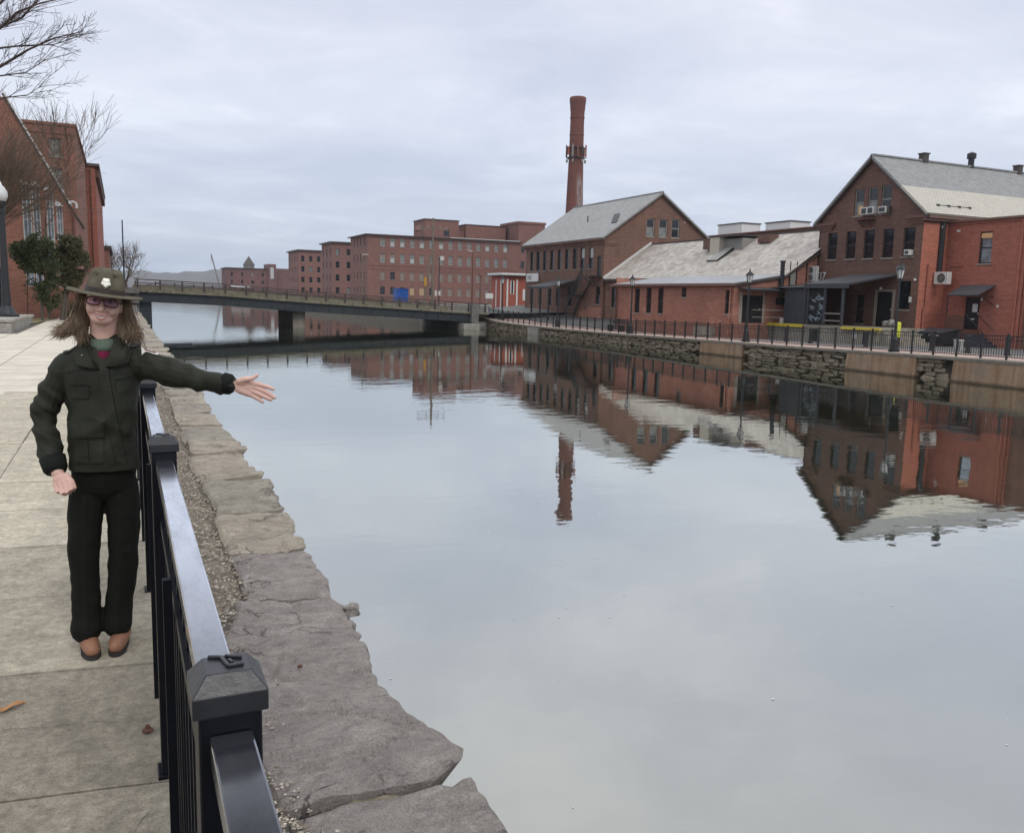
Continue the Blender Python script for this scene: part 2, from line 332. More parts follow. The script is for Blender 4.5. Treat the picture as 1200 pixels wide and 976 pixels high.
# ------------------------------------------------------------------ mesh helpers
class MB:
    def __init__(s): s.v = []; s.f = []; s.mi = []; s.cur = 0
    def add(s, vs, fs):
        o = len(s.v); s.v += [tuple(p) for p in vs]; s.f += [tuple(o+i for i in f) for f in fs]; s.mi += [s.cur]*len(fs); return s
    def box(s, x0, x1, y0, y1, z0, z1):
        x0, x1 = sorted((x0, x1)); y0, y1 = sorted((y0, y1)); z0, z1 = sorted((z0, z1))
        return s.add([(x0, y0, z0), (x1, y0, z0), (x1, y1, z0), (x0, y1, z0), (x0, y0, z1), (x1, y0, z1), (x1, y1, z1), (x0, y1, z1)],
                     [(3, 2, 1, 0), (4, 5, 6, 7), (0, 1, 5, 4), (1, 2, 6, 5), (2, 3, 7, 6), (3, 0, 4, 7)])
    def obox(s, p0, p1, w, h, upv=(0, 0, 1)):
        p0, p1 = Vector(p0), Vector(p1); d = (p1-p0).normalized(); sd = d.cross(Vector(upv))
        if sd.length < 1e-5: sd = d.cross(Vector((1, 0, 0)))
        sd.normalize(); uu = sd.cross(d)
        vs = [p+sd*a*w/2+uu*b*h/2 for p in (p0, p1) for a, b in ((-1, -1), (1, -1), (1, 1), (-1, 1))]
        return s.add(vs, [(0, 1, 2, 3), (7, 6, 5, 4), (0, 4, 5, 1), (1, 5, 6, 2), (2, 6, 7, 3), (3, 7, 4, 0)])
    def tube(s, path, rad, n=8, cap=True):
        path = [Vector(p) for p in path]
        if isinstance(rad, (int, float)): rad = [rad]*len(path)
        o = len(s.v); ref = None; vs = []; fs = []
        for i, p in enumerate(path):
            d = (path[min(i+1, len(path)-1)]-path[max(i-1, 0)])
            d = d.normalized() if d.length > 1e-9 else Vector((0, 0, 1))
            if ref is None:
                ref = Vector((0, 0, 1)) if abs(d.z) < .9 else Vector((1, 0, 0))
            a = d.cross(ref).normalized(); b = d.cross(a); ref = -b if False else ref
            for k in range(n):
                t = 2*math.pi*k/n; vs.append(p+(a*math.cos(t)+b*math.sin(t))*rad[i])
        for i in range(len(path)-1):
            for k in range(n):
                fs.append((i*n+k, (i+1)*n+k, (i+1)*n+(k+1) % n, i*n+(k+1) % n))
        if cap: fs += [tuple(range(n)), tuple((len(path)-1)*n+k for k in reversed(range(n)))]
        return s.add(vs, fs)
    def lathe(s, cx, cy, prof, n=16):
        vs = [(cx+r*math.cos(2*math.pi*k/n), cy+r*math.sin(2*math.pi*k/n), z) for r, z in prof for k in range(n)]
        fs = [(i*n+k, i*n+(k+1) % n, (i+1)*n+(k+1) % n, (i+1)*n+k) for i in range(len(prof)-1) for k in range(n)]
        fs += [tuple(reversed(range(n))), tuple((len(prof)-1)*n+k for k in range(n))]
        return s.add(vs, fs)
    def slab(s, q, t):
        q = [Vector(p) for p in q]; nn = (q[1]-q[0]).cross(q[-1]-q[0]).normalized()
        if nn.z < 0: nn = -nn
        m = len(q)
        return s.add(q+[p-nn*t for p in q], [tuple(range(m)), tuple(range(2*m-1, m-1, -1))]+[(i, i+m, (i+1) % m+m, (i+1) % m) for i in range(m)])
    def prism(s, poly, ext):
        e = Vector(ext); q = [Vector(p) for p in poly]; m = len(q)
        return s.add(q+[p+e for p in q], [tuple(range(m)), tuple(range(2*m-1, m-1, -1))]+[(i, i+m, (i+1) % m+m, (i+1) % m) for i in range(m)])
    def grid(s, fn, nu, nv):
        vs = [fn(i/nu, j/nv) for j in range(nv+1) for i in range(nu+1)]
        return s.add(vs, [(j*(nu+1)+i, j*(nu+1)+i+1, (j+1)*(nu+1)+i+1, (j+1)*(nu+1)+i) for j in range(nv) for i in range(nu)])
    def mesh(s, name, mats, smooth=False):
        me = bpy.data.meshes.new(name); me.from_pydata(s.v, [], s.f)
        for m in (mats if isinstance(mats, (list, tuple)) else [mats]): me.materials.append(M[m] if isinstance(m, str) else m)
        if any(s.mi): me.polygons.foreach_set('material_index', s.mi)
        if smooth: me.polygons.foreach_set('use_smooth', [True]*len(me.polygons))
        bm = bmesh.new(); bm.from_mesh(me); bmesh.ops.recalc_face_normals(bm, faces=bm.faces); bm.to_mesh(me); bm.free()
        return me
    def build(s, name, mats, parent=None, smooth=False, bevel=0, kind=None):
        return link(name, s.mesh(name, mats, smooth), parent, bevel, kind)
def adopt(o, parent):
    o.parent = parent; o.matrix_parent_inverse = IM(parent)
def IM(p):
    m = Matrix.Identity(4); q = p
    while q is not None:
        m = Matrix.LocRotScale(q.location, q.rotation_euler, q.scale) @ (m if q is p else m)
        q = None
    # things are placed in world space and parts keep world coordinates
    return WM[p.name].inverted()
WM = {}
def link(name, me, parent=None, bevel=0, kind=None, mw=None):
    o = bpy.data.objects.new(name, me); COL.objects.link(o)
    mw = mw or Matrix.Identity(4)
    WM[o.name] = mw
    if parent:
        o.parent = parent; o.matrix_parent_inverse = WM[parent.name].inverted()
    o.matrix_basis = mw
    if bevel:
        b = o.modifiers.new('bevel', 'BEVEL'); b.width = bevel; b.segments = 2; b.limit_method = 'ANGLE'
    if kind: o['kind'] = kind
    return o
def tag(o, label=None, cat=None, group=None, kind=None):
    for k, x in (('label', label), ('category', cat), ('group', group), ('kind', kind)):
        if x: o[k] = x
    return o
def thing(name, label, cat, loc=(0, 0, 0), group=None):
    o = bpy.data.objects.new(name, None); COL.objects.link(o); o.empty_display_size = .2
    WM[o.name] = Matrix.Translation(loc); o.location = loc
    return tag(o, label, cat, group)
def struct(name, loc=(0, 0, 0)):
    o = bpy.data.objects.new(name, None); COL.objects.link(o); WM[o.name] = Matrix.Translation(loc); o.location = loc
    o['kind'] = 'structure'; return o
def copy_tree(o, parent, mat):
    """copy of a thing and of its parts, moved by mat (a world matrix applied to every mesh)"""
    c = o.copy(); COL.objects.link(c)
    w = mat @ WM[o.name]; WM[c.name] = w
    if parent:
        c.parent = parent; c.matrix_parent_inverse = WM[parent.name].inverted()
    c.matrix_basis = w
    for ch in list(o.children): copy_tree(ch, c, mat)
    return c

# walls with openings; W: plane x = const seen from -x, E: seen from +x, S: plane y = const seen from -y
def P3(fc, plane, a, z, dep=0.):
    if fc == 'W': return (plane+dep, a, z)
    if fc == 'E': return (plane-dep, a, z)
    return (a, plane+dep, z)
def wall(parent, fc, plane, poly, holes=(), depth=.14, mat='brownbrick', name='wall'):
    mb = MB()
    loops = [[Vector(P3(fc, plane, a, z)) for a, z in poly]]
    for a0, a1, z0, z1 in holes:
        loops.append([Vector(P3(fc, plane, a, z)) for a, z in ((a0, z0), (a0, z1), (a1, z1), (a1, z0))])
    flat = [p for l in loops for p in l]
    mb.add(flat, [tuple(t) for t in tessellate_polygon(loops)])
    for a0, a1, z0, z1 in holes:
        c = [(a0, z0), (a1, z0), (a1, z1), (a0, z1)]
        for i in range(4):
            (p, q), (r, t) = c[i], c[(i+1) % 4]
            mb.add([P3(fc, plane, p, q), P3(fc, plane, r, t), P3(fc, plane, r, t, depth), P3(fc, plane, p, q, depth)], [(0, 1, 2, 3)])
    me = bpy.data.meshes.new(name); me.from_pydata(mb.v, [], mb.f); me.materials.append(M[mat])
    return link(name, me, parent)
WROT = {'W': Matrix.Rotation(R(-90), 4, 'Z'), 'E': Matrix.Rotation(R(90), 4, 'Z'), 'S': Matrix.Identity(4)}
wcache = {}
def window(parent, fc, plane, a0, a1, z0, z1, depth=.12, frame='darkframe', pane='glass', nx=2, ny=2, fw_=.05, sill='stonesill', name='window', upper=None):
    w, h = round(a1-a0, 2), round(z1-z0, 2)
    key = (w, h, frame, pane, nx, ny, fw_, sill, upper)
    if key not in wcache:
        f = MB()
        f.box(0, fw_, -.03, .05, 0, h); f.box(w-fw_, w, -.03, .05, 0, h); f.box(fw_, w-fw_, -.03, .05, 0, fw_); f.box(fw_, w-fw_, -.03, .05, h-fw_, h)
        if ny > 1: f.box(fw_, w-fw_, -.02, .04, h*.5-fw_*.5, h*.5+fw_*.5)
        for i in range(1, nx): f.box(w*i/nx-.012, w*i/nx+.012, -.012, .03, fw_, h-fw_)
        for j in range(1, ny):
            if abs(j/ny-.5) > .05: f.box(fw_, w-fw_, -.012, .03, h*j/ny-.012, h*j/ny+.012)
        p = MB(); p.box(fw_*.5, w-fw_*.5, .02, .03, fw_*.5, h*.5 if upper else h-fw_*.5)
        u_ = None
        if upper: u_ = MB().box(fw_*.5, w-fw_*.5, .018, .028, h*.5, h-fw_*.5).mesh('pane', upper)
        sm = MB().box(-.06, w+.06, -.16, .04, -.09, -.003).mesh('sill', sill) if sill else None
        wcache[key] = (f.mesh('window', frame), p.mesh('pane', pane), sm, u_)
    fm, pm, sm, um = wcache[key]
    org = P3(fc, plane, a1 if fc == 'W' else a0, z0, depth)
    mw = Matrix.Translation(org) @ WROT[fc]
    o = link(name, fm, parent, mw=mw)
    link('pane', pm, o, mw=mw)
    if um: link('pane', um, o, mw=mw)
    if sm: link('sill', sm, o, mw=Matrix.Translation(P3(fc, plane, a1 if fc == 'W' else a0, z0, .1)) @ WROT[fc])
    return o
def door(parent, fc, plane, a0, a1, z0, z1, mat='black', depth=.12):
    w, h = a1-a0, z1-z0
    mw = Matrix.Translation(P3(fc, plane, a1 if fc == 'W' else a0, z0, depth)) @ WROT[fc]
    d = MB(); d.box(.04, w-.04, 0, .05, 0, h-.04); d.box(.12, w-.12, -.012, 0, h*.55, h-.16); d.box(.12, w-.12, -.012, 0, .15, h*.48)
    o = link('door', d.mesh('door', mat), parent, mw=mw)
    link('handle', MB().box(w-.16, w-.12, -.06, -.012, h*.47, h*.53).mesh('handle', 'whitemetal'), o, mw=mw)
    link('door_frame', MB().box(0, .04, -.02, .07, 0, h).box(w-.04, w, -.02, .07, 0, h).box(.04, w-.04, -.02, .07, h-.04, h).mesh('door_frame', 'darkframe'), o, mw=mw)
    return o

# ------------------------------------------------------------------ ground, canal, water, hills
def lerp_table(t, x):
    if x <= t[0][0]: return t[0][1]
    for (a, p), (b, q) in zip(t, t[1:]):
        if x <= b: return p+(q-p)*(x-a)/(b-a)
    return t[-1][1]
ZR = [(-60, -.45), (24, -.47), (31, -.56), (37, -.65), (42, -.68), (48, -.74), (54, -.81), (64, -.83), (72, -.78), (77, -.69), (81, -.36), (85, -.05), (95, .1), (2600, .3)]
def zr(y): return lerp_table(ZR, y)
def gr(x, y):
    z = zr(y)
    if y > 52 and y < 95: z += min(.75, max(0, x-37)*.11)*min(1, (y-52)/14)
    return z
def glft(x, y):
    if x < -3.3 or y < 60: 
        z = -.03
    else: z = -.03
    if y > 60: z = -.03+1.36*min(1, (y-60)/16.)
    return z-(.05 if x > -.5 else 0)*(y < 60)
g = MB()
YS = [-60, 0, 20, 24, 28, 31, 34, 37, 42, 48, 52, 54, 58, 60, 64, 68, 72, 76, 77, 81, 85, 90, 95, 120, 180, 300, 600, 900, 1600, 2700]
def gridxy(xs, ys, fn):
    vs = [(x, y, fn(x, y)) for y in ys for x in xs]; k = len(xs)
    g.add(vs, [(j*k+i, j*k+i+1, (j+1)*k+i+1, (j+1)*k+i) for j in range(len(ys)-1) for i in range(k-1)])
gridxy([-1800, -200, -40, -12, -5, -3.3, -1, .35, .9], YS, glft)
gridxy([33.6, 37, 40, 42, 44, 60, 120, 400, 3000], YS, lambda x, y: gr(x, y)-.03)
gridxy([.9, 12, 24, 33.6], [900, 1600, 2700], lambda x, y: .3)
gridxy([-1800, 0, 34, 3000], [-500, -60], lambda x, y: -.05)
tag(g.build('ground', 'ground'), kind='structure')
wt = MB().grid(lambda a, b: (.6+33.2*a, -62+964*b**1.5, -1.55), 6, 40)
wo_ = tag(wt.build('water', 'water'), kind='structure')
if wo_.data.polygons[0].normal.z < 0: wo_.data.flip_normals()
tag(MB().box(.4, 34, -64, 904, -3.2, -3.0).build('canal_bed', 'rubbleback'), kind='structure')

hm = NT('bare winter woods'); f = hm.noise(.02, 7, .7); hm.col(hm.ramp(f, [(.35, (.075, .065, .055)), (.6, (.13, .112, .09)), (.75, (.09, .095, .07))])); hm.rough(.95); M['hill'] = hm.m
def hillfn(i, j):
    a = -1500+3400*i
    h = 56+16*noise.noise((a*.0022, 3.3, 0))+8*noise.noise((a*.009, 1.3, 0))+5*noise.noise((a*.03, 4.3, 0))+2.5*noise.noise((a*.11, .3, 0))
    if a > 120: h += min(1, (a-120)/300.)*16
    return (a, 2450+j*500, 0 if j == 0 else h*min(1, math.sin(j*math.pi*.5)+.0)*(1 if j > .2 else .55+.1*noise.noise((a*.01, 7, 0))))
hl = MB().grid(hillfn, 420, 8)
tag(hl.build('hills', 'hill', None, True), kind='structure')

# ------------------------------------------------------------------ left promenade: slabs, gravel, cap stones
side = struct('sidewalk')
cols = [(-1.0, .20), (-2.16, -1.0), (-3.30, -2.16)]
for ci, (xa, xb) in enumerate(cols):
    for r in range(-2, 15):
        y0 = r-.055; y1 = r+.945; gp = .006
        m = MB(); nx_, ny_ = 8, 8
        dz = rnd.uniform(-.004, .004); tl = rnd.uniform(-.004, .004)
        def top(a, b):
            x = xa+gp+(xb-xa-2*gp)*a; y = y0+gp+(y1-y0-2*gp)*b-.14*(x+.4)
            return (x, y, dz+tl*(a-.5)+.0025*noise.noise((x*3, y*3, 1.1)))
        m.grid(top, nx_, ny_)
        e = [top(a, 0) for a in [k/8 for k in range(9)]]+[top(1, b) for b in [k/8 for k in range(1, 9)]]+[top(a, 1) for a in [k/8 for k in range(7, -1, -1)]]+[top(0, b) for b in [k/8 for k in range(7, 0, -1)]]
        k = len(e); m.add(e+[(p[0], p[1], -.09) for p in e], [(i, (i+1) % k, (i+1) % k+k, i+k) for i in range(k)])
        o = m.build('paving_slab', 'pave_dark' if r < 4 else ('pave' if r < 6 else 'pave_pale'), side, True)  # slab rows step from darker to paler concrete with distance
        for p in o.data.polygons: p.use_smooth = abs(p.normal.z) > .5
ckm = MB()
def crackline(pts, w, z=.0035):
    P = [Vector((x, y, z)) for x, y in pts]
    L_, R_ = [], []
    for i_, p in enumerate(P):
        d_ = (P[min(i_+1, len(P)-1)]-P[max(i_-1, 0)]).normalized(); nn = Vector((-d_.y, d_.x, 0)); ww = w*rnd.uniform(.3, 1.2)*(0.2 if i_ in (0, len(P)-1) else 1)
        L_.append(p+nn*ww); R_.append(p-nn*ww)
    n_ = len(P); ckm.add(L_+R_, [(i_, i_+1, n_+i_+1, n_+i_) for i_ in range(n_-1)])
crackline([(-.62+.022*k, 3.47-.004*k+.02*noise.noise((k*.4, 1, 1))) for k in range(34)], .0016)
crackline([(-.9+.02*k, 5.35+.012*k+.03*noise.noise((k*.3, 4, 1))) for k in range(26)], .0018)
crackline([(-.25+.012*k, 2.25+.02*k+.03*noise.noise((k*.35, 8, 1))) for k in range(24)], .0014)
ckm.build('crack', 'joint', side, kind='stuff')
# beyond the slabs that can be told apart: one sheet, joints as relief in the material
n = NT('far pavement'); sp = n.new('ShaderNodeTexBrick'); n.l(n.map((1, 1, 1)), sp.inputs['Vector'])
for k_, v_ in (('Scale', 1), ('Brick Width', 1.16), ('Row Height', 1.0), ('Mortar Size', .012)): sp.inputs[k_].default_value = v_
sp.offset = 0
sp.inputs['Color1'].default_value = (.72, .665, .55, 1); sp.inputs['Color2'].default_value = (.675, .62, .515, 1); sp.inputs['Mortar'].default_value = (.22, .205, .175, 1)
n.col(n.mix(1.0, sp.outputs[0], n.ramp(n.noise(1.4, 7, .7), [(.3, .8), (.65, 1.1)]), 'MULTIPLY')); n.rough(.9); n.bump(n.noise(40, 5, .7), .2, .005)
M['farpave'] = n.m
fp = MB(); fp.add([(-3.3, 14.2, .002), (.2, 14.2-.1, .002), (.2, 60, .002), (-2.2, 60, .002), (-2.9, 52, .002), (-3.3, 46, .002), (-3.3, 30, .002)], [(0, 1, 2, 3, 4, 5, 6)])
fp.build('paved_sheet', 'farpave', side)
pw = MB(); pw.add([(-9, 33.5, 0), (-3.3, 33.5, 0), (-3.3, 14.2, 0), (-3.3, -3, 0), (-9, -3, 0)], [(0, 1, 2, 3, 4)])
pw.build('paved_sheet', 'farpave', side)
tag(MB().box(-3.3, .2, -3, 60, -.14, -.055).build('joint_bed', 'joint'), kind='structure')
tag(MB().add([(-9, 45.5, .012), (-3.5, 45.2, .012), (-3.2, 50, .012), (-2.6, 56, .012), (-2.3, 60, .012), (-9, 60, .012)], [(0, 1, 2, 3, 4, 5)]).build('mulch_bed', 'mulch'), kind='structure')
tag(MB().add([(-9, 41.5, .016), (-3.62, 42.0, .016), (-3.15, 48, .016), (-3.5, 50.5, .016), (-9, 50.5, .016)], [(0, 1, 2, 3, 4)]).build('lawn_edge', 'drygrass'), kind='structure')
# rust stain plates and the dry leaf
tag(MB().lathe(.03, 3.25, [(.020, .001), (.020, .006), (.009, .012), (.008, .022), (.001, .023)], 10).build('rusty_bolt', 'rust'), 'small rusty anchor bolt stub set in the pavement beside the fence', 'bolt')
lf = MB()
def leaf(a, b):
    t = a*2-1; w = .022*(1-t*t)**.7
    return (-.452+.05*t+.006*(b-.5), 3.62+.03*t+(b-.5)*2*w, .006+.012*(b-.5)**2*4*.6+.004*math.sin(t*5))
lf.grid(leaf, 12, 6)
lfm = plain('dry oak leaf', (.42, .22, .10), .7, 0, .25, 30)
tag(lf.build('dry_leaf', lfm, None, True), 'curled orange brown dry leaf lying on the pavement', 'leaf')

gb = MB().grid(lambda a, b: (.2+.45*a, -3+66*b, -.048-.05*max(0, a-.35)+.010*noise.noise((a*4, b*200, 2))-(.05*min(1, a*2) if -3+66*b < 4.6 else 0)), 6, 160)
tag(gb.build('gravel_bed', 'gravelbed'), kind='structure')
gm = NT('mixed gravel'); obi = gm.new('ShaderNodeTexVoronoi'); obi.inputs['Scale'].default_value = 55; gm.l(gm.co.outputs['Object'], obi.inputs['Vector'])
gm.col(gm.ramp(obi.outputs['Color'], [(.1, (.09, .075, .06)), (.4, (.25, .21, .165)), (.7, (.44, .39, .32)), (.95, (.70, .65, .55))])); gm.rough(.9); M['gravel'] = gm.m
gs = MB()
OCT = [(1, 0, 0), (0, 1, 0), (-1, 0, 0), (0, -1, 0), (0, 0, .8), (0, 0, -.8)]
OF = [(0, 1, 4), (1, 2, 4), (2, 3, 4), (3, 0, 4), (1, 0, 5), (2, 1, 5), (3, 2, 5), (0, 3, 5)]
def pebble(x, y, z, s):
    a = rnd.uniform(0, 6.28); c_, s_ = math.cos(a), math.sin(a); sx, sy, sz = s*rnd.uniform(.7, 1.3), s*rnd.uniform(.5, 1), s*rnd.uniform(.3, .7)
    gs.add([(x+(p[0]*c_*sx-p[1]*s_*sy), y+(p[0]*s_*sx+p[1]*c_*sy), z+p[2]*sz+p[0]*sz*.3) for p in OCT], OF)
for i in range(15000):
    y = 1.2+rnd.random()**1.8*16
    e = .60+.07*noise.noise((y*1.3, 8.1, 0))-(lerp_table([(2.5, .10), (2.7, .16), (3.9, .22), (4.5, .03)], y) if y < 4.5 else 0)
    x = rnd.uniform(.21, e) if rnd.random() < .93 else rnd.gauss(e+.02, .035)
    pebble(x, y, -.035+(.012 if x > e else 0), rnd.uniform(.004, .0105)*(1+.05*y))
tag(gs.build('gravel', 'gravel'), kind='stuff')
gs = MB()
for i in range(900):
    y = 1.6+rnd.random()**1.5*9
    x = rnd.choice((rnd.uniform(-1.9, .18), .19-abs(rnd.gauss(0, .12)), -1.0+rnd.gauss(0, .02)))
    pebble(x, y, .004, rnd.uniform(.0015, .004)*(1+.06*y))
tag(gs.build('grit', 'gravel'), kind='stuff')

cw = thing('stone_canal_wall', 'low canal wall capped with long rough brown grey stone slabs beside the metal fence', 'wall', (1.0, 20, 0))
edges = [.35, 1.45, 2.60, 4.62, 5.50, 6.48, 7.66, 8.95, 9.75, 10.95, 12.1]
while edges[-1] < 66: edges.append(edges[-1]+rnd.uniform(.7, 1.35))
edges[-1] = 66
def ridged(p): return 1-abs(noise.noise(p))*2
for k in range(len(edges)-1):
    ya, yb = edges[k]+.012, edges[k+1]-.012
    near = ya < 9
    nx_, ny_ = (44, 64) if ya < 4.5 else ((28, 26) if near else (8, 6))
    sd = rnd.uniform(0, 50); hz = rnd.uniform(-.025, .02) if k > 3 else (-.035, -.05, -.03, -.045)[k]
    out = rnd.uniform(-.05, .06)
    slope = rnd.uniform(-.03, .03)
    def edge_x(y):
        x = 1.07+out+.05*noise.noise((y*1.1+sd, 2, 0))+.034*noise.noise((y*4, 7, sd))+.026*noise.noise((y*11, 3, sd))
        if ya > 2.5 and ya < 3: x = lerp_table([(2.6, .90), (2.66, 1.04), (2.76, 1.10), (2.93, 1.04), (3.15, .975), (3.45, .955), (3.75, 1.0), (4.1, 1.02), (4.62, 1.02)], y)+.020*noise.noise((y*6, 7, sd))+.024*noise.noise((y*13, 3, sd))+.010*noise.noise((y*31, 3, sd))
        if ya > 1.4 and ya < 1.5: x = 1.06+.02*noise.noise((y*4, 7, sd))
        return x
    def in_x(y): return .57+.06*noise.noise((y*1.7, 5, sd))-(lerp_table([(2.6, .16), (3.9, .24), (4.45, .06)], y) if 2 < ya < 3 else (.13 if ya < 2 else 0))
    def topz(x, y):
        z = hz+slope*(x-.8)+.016*noise.noise((x*2.2, y*1.6, sd))
        z += .010*noise.noise((x*6, y*9+x*2, sd))+.004*noise.noise((x*22, y*30, sd))
        s_ = noise.noise((x*1.6+3, y*2.6, sd)); q5 = s_*4.2+.45*noise.noise((x*6, y*8, sd)); fr5 = q5-math.floor(q5); z += .040*(math.floor(q5)+min(1, fr5*6)*1.0)/4.2
        r_ = ridged((x*1.4, y*3.1+.6*noise.noise((x*3, y*3, 9)), sd+4)); z -= .022*max(0, r_-.84)/.16
        return z
    m = MB()
    def tp(a, b):
        y = ya+(yb-ya)*b; y += .03*noise.noise((a*3, 4.4, edges[k] if b < .5 else edges[k+1]))*(abs(b-.5)*2)**4
        xi, xo = in_x(y), edge_x(y); x = xi+(xo-xi)*a
        d = min(min(a, 1-a)*(xo-xi), min(b, 1-b)*(yb-ya)); 
        z = topz(x, y)-.018*max(0, 1-d/.03)**2
        return (x, y, z)
    m.grid(tp, nx_, ny_)
    e = [tp(i/nx_, 0) for i in range(nx_+1)]+[tp(1, j/ny_) for j in range(1, ny_+1)]+[tp(i/nx_, 1) for i in range(nx_-1, -1, -1)]+[tp(0, j/ny_) for j in range(ny_-1, 0, -1)]
    L = len(e); low = [(p[0]-(.15+.08*noise.noise((p[1]*5, 1, sd)) if p[0] > .85 else 0), p[1], -.20+.05*noise.noise((p[0]*4, p[1]*4, sd))) for p in e]
    m.add(e+low, [(i, (i+1) % L, (i+1) % L+L, i+L) for i in range(L)])
    o = m.build('cap_stone', ('cap_a', 'cap_a', 'cap_a', 'cap_a', 'cap_c', 'cap_b', 'cap_c', 'cap_c', 'cap_b')[k] if k < 9 else rnd.choice(('cap_a', 'cap_b', 'cap_c', 'cap_c')), cw, near)
    if near:
        for p in o.data.polygons: p.use_smooth = p.normal.z > .75
def chunk(x, y, z, sx, sy, sz, mat, sd):
    m = MB()
    def f(a, b):
        t = a*2*math.pi; ph = (b-.5)*math.pi
        d = Vector((math.cos(t)*math.cos(ph), math.sin(t)*math.cos(ph), math.sin(ph)))
        s_ = .75+.3*noise.noise(d*1.6+Vector((sd, 0, 0)))+.12*noise.noise(d*4)
        d = Vector([max(-.72, min(.72, q)) for q in d])
        return (x+d.x*sx*s_, y+d.y*sy*s_, z+d.z*sz*s_)
    m.grid(f, 14, 9); return m
chunk(1.045, 4.28, -.035, .075, .055, .05, 'cap_a', 3).build('loose_stone', 'cap_a', cw)
chunk(.66, 3.65, -.02, .02, .012, .01, 'rust', 3).build('loose_stone', 'rust', cw)
mossm = concrete('moss and mortar', (.30, .26, .19), (.12, .14, .05), None, 6, .8)
chunk(.70, 2.60, -.08, .16, .055, .045, 'x', 11).build('mortar_patch', mossm, cw)
MB().box(.62, .98, -60, 66, -3, -.16).build('wall_core', 'rubbleback', cw)
wf = MB().grid(lambda a, b: (.985+.03*noise.noise((a*200, b*9, 3)), -3+69*a, -2.2+2.0*b), 230, 8)
wf.build('wall_face', 'rubble', cw)
tag(MB().box(.5, 1.0, 92, 900, -3, .2).build('canal_edge', 'greyconc'), kind='structure')
tag(MB().box(.4, 1.0, -60, -2.9, -3, -.03).build('canal_edge', 'greyconc'), kind='structure')

fl = MB()
for i in range(80):
    x, y = rnd.uniform(1.3, 10), rnd.uniform(2.2, 13)
    s_ = rnd.uniform(.003, .009)*(1+.06*y); fl.add([(x+s_*math.cos(t*1.05)*rnd.uniform(.6, 1.3), y+s_*math.sin(t*1.05)*rnd.uniform(.6, 1.3), -1.546) for t in range(6)], [tuple(range(6))])
tag(fl.build('floating_specks', 'paper'), kind='stuff')

# ------------------------------------------------------------------ right bank: walkway, canal wall
def strip(x0, x1, ya, yb, dz, mat, name, nx_=2):
    m = MB(); ys = [ya+(yb-ya)*i/60 for i in range(61)]
    m.grid(lambda a, b: (x0+(x1-x0)*a, ya+(yb-ya)*b, zr(ya+(yb-ya)*b)+dz), nx_, 60)
    return tag(m.build(name, mat), kind='structure')
strip(33.55, 37.4, 14, 82, .006, 'pinkpave', 'right_walkway')
strip(37.4, 47.0, 14, 62, -.012, 'asphalt', 'yard')
tag(MB().grid(lambda a, b: (37.4+8*a, 62+36*b, gr(37.4+8*a, 62+36*b)+.01), 8, 24).build('yard', 'asphalt'), kind='structure')
rw = thing('rubble_canal_wall', 'dark rubble stone canal wall with stained concrete sections under the far walkway', 'wall', (33.4, 50, -.7))
cp = MB()
for i in range(33):
    a, b = 16+i*2.1, 16+(i+1)*2.1-.02
    cp.add([(33.12, a, zr(a)-.12), (33.12, b, zr(b)-.12), (33.12, b, zr(b)+.004), (33.12, a, zr(a)+.004), (33.7, a, zr(a)+.02), (33.7, b, zr(b)+.02)], [(0, 1, 2, 3), (3, 2, 5, 4)])
cp.build('coping', 'coping', rw)
MB().box(33.55, 34.3, -60, 84.5, -3, -.95).build('wall_core', 'rubbleback', rw)
MB().grid(lambda a, b: (33.56, 16+69*a, -3+(zr(16+69*a)-.05+3)*b), 40, 2).build('wall_back', 'rubbleback', rw)
concs = [(-20, 26.1), (28.05, 32.2), (40.2, 44.3), (67.6, 69.7)]
for i, (a, b) in enumerate(concs):
    m = MB(); t = .14 if i < 2 else .08
    m.grid(lambda p, q: (33.14-t*(1-q), a+(b-a)*p, -2.2+(min(zr(a+(b-a)*p), 9)-.12+2.2)*q), 12, 4)
    m.grid(lambda p, q: (33.14-t*(1-q)+.5*p, a, -2.2+(zr(a)-.12+2.2)*q), 1, 4); m.grid(lambda p, q: (33.14-t*(1-q)+.5*p, b, -2.2+(zr(b)-.12+2.2)*q), 1, 4)
    m.build('concrete_panel', 'wallconc' if i < 3 else 'abut', rw)
protos = []
for i in range(10):
    m = MB(); sd = i*7.7
    def f(a, b):
        t = a*2*math.pi; ph = (b-.5)*math.pi
        d = Vector((math.cos(t)*math.cos(ph), math.sin(t)*math.cos(ph), math.sin(ph)))
        d = Vector([max(-.62, min(.62, q))/.62 for q in d]); s_ = .82+.28*noise.noise(d*1.1+Vector((sd, 3, 1)))
        return tuple(d*s_*.5)
    m.grid(f, 8, 5); protos.append(m.mesh('stone', 'rubble'))
rb = MB(); cnt = 0
spots = []
y = 26.0
def inconc(y): return any(a-.1 < y < b+.1 for a, b in concs)
for row in range(6):
    y = 25.9+rnd.random()*.3
    while y < 84.5:
        L = rnd.uniform(.28, .85)*(1.3 if row < 2 else 1); zt = zr(y)-.13; H = (zt+1.85)/6
        if not inconc(y): spots.append((y, zt-H*(row+.5)+rnd.uniform(-.03, .03), L, H*rnd.uniform(.95, 1.35)))
        y += L*.95
spots.sort()
for y, z, L, H in spots:
    x = 33.42+rnd.uniform(-.06, .06)
    mw = Matrix.Translation((x, y, z)) @ Matrix.Rotation(rnd.uniform(-.12, .12), 4, 'X') @ Matrix.Diagonal((rnd.uniform(.3, .5), L*1.06, H*1.05, 1))
    me = rnd.choice(protos)
    if cnt < 299: link('stone', me, rw, mw=mw); cnt += 1
    else:
        o_ = [tuple(mw @ v.co) for v in me.vertices]; rb.add(o_, [tuple(p.vertices) for p in me.polygons])
rb.build('small_stones', 'rubble', rw, kind='stuff')
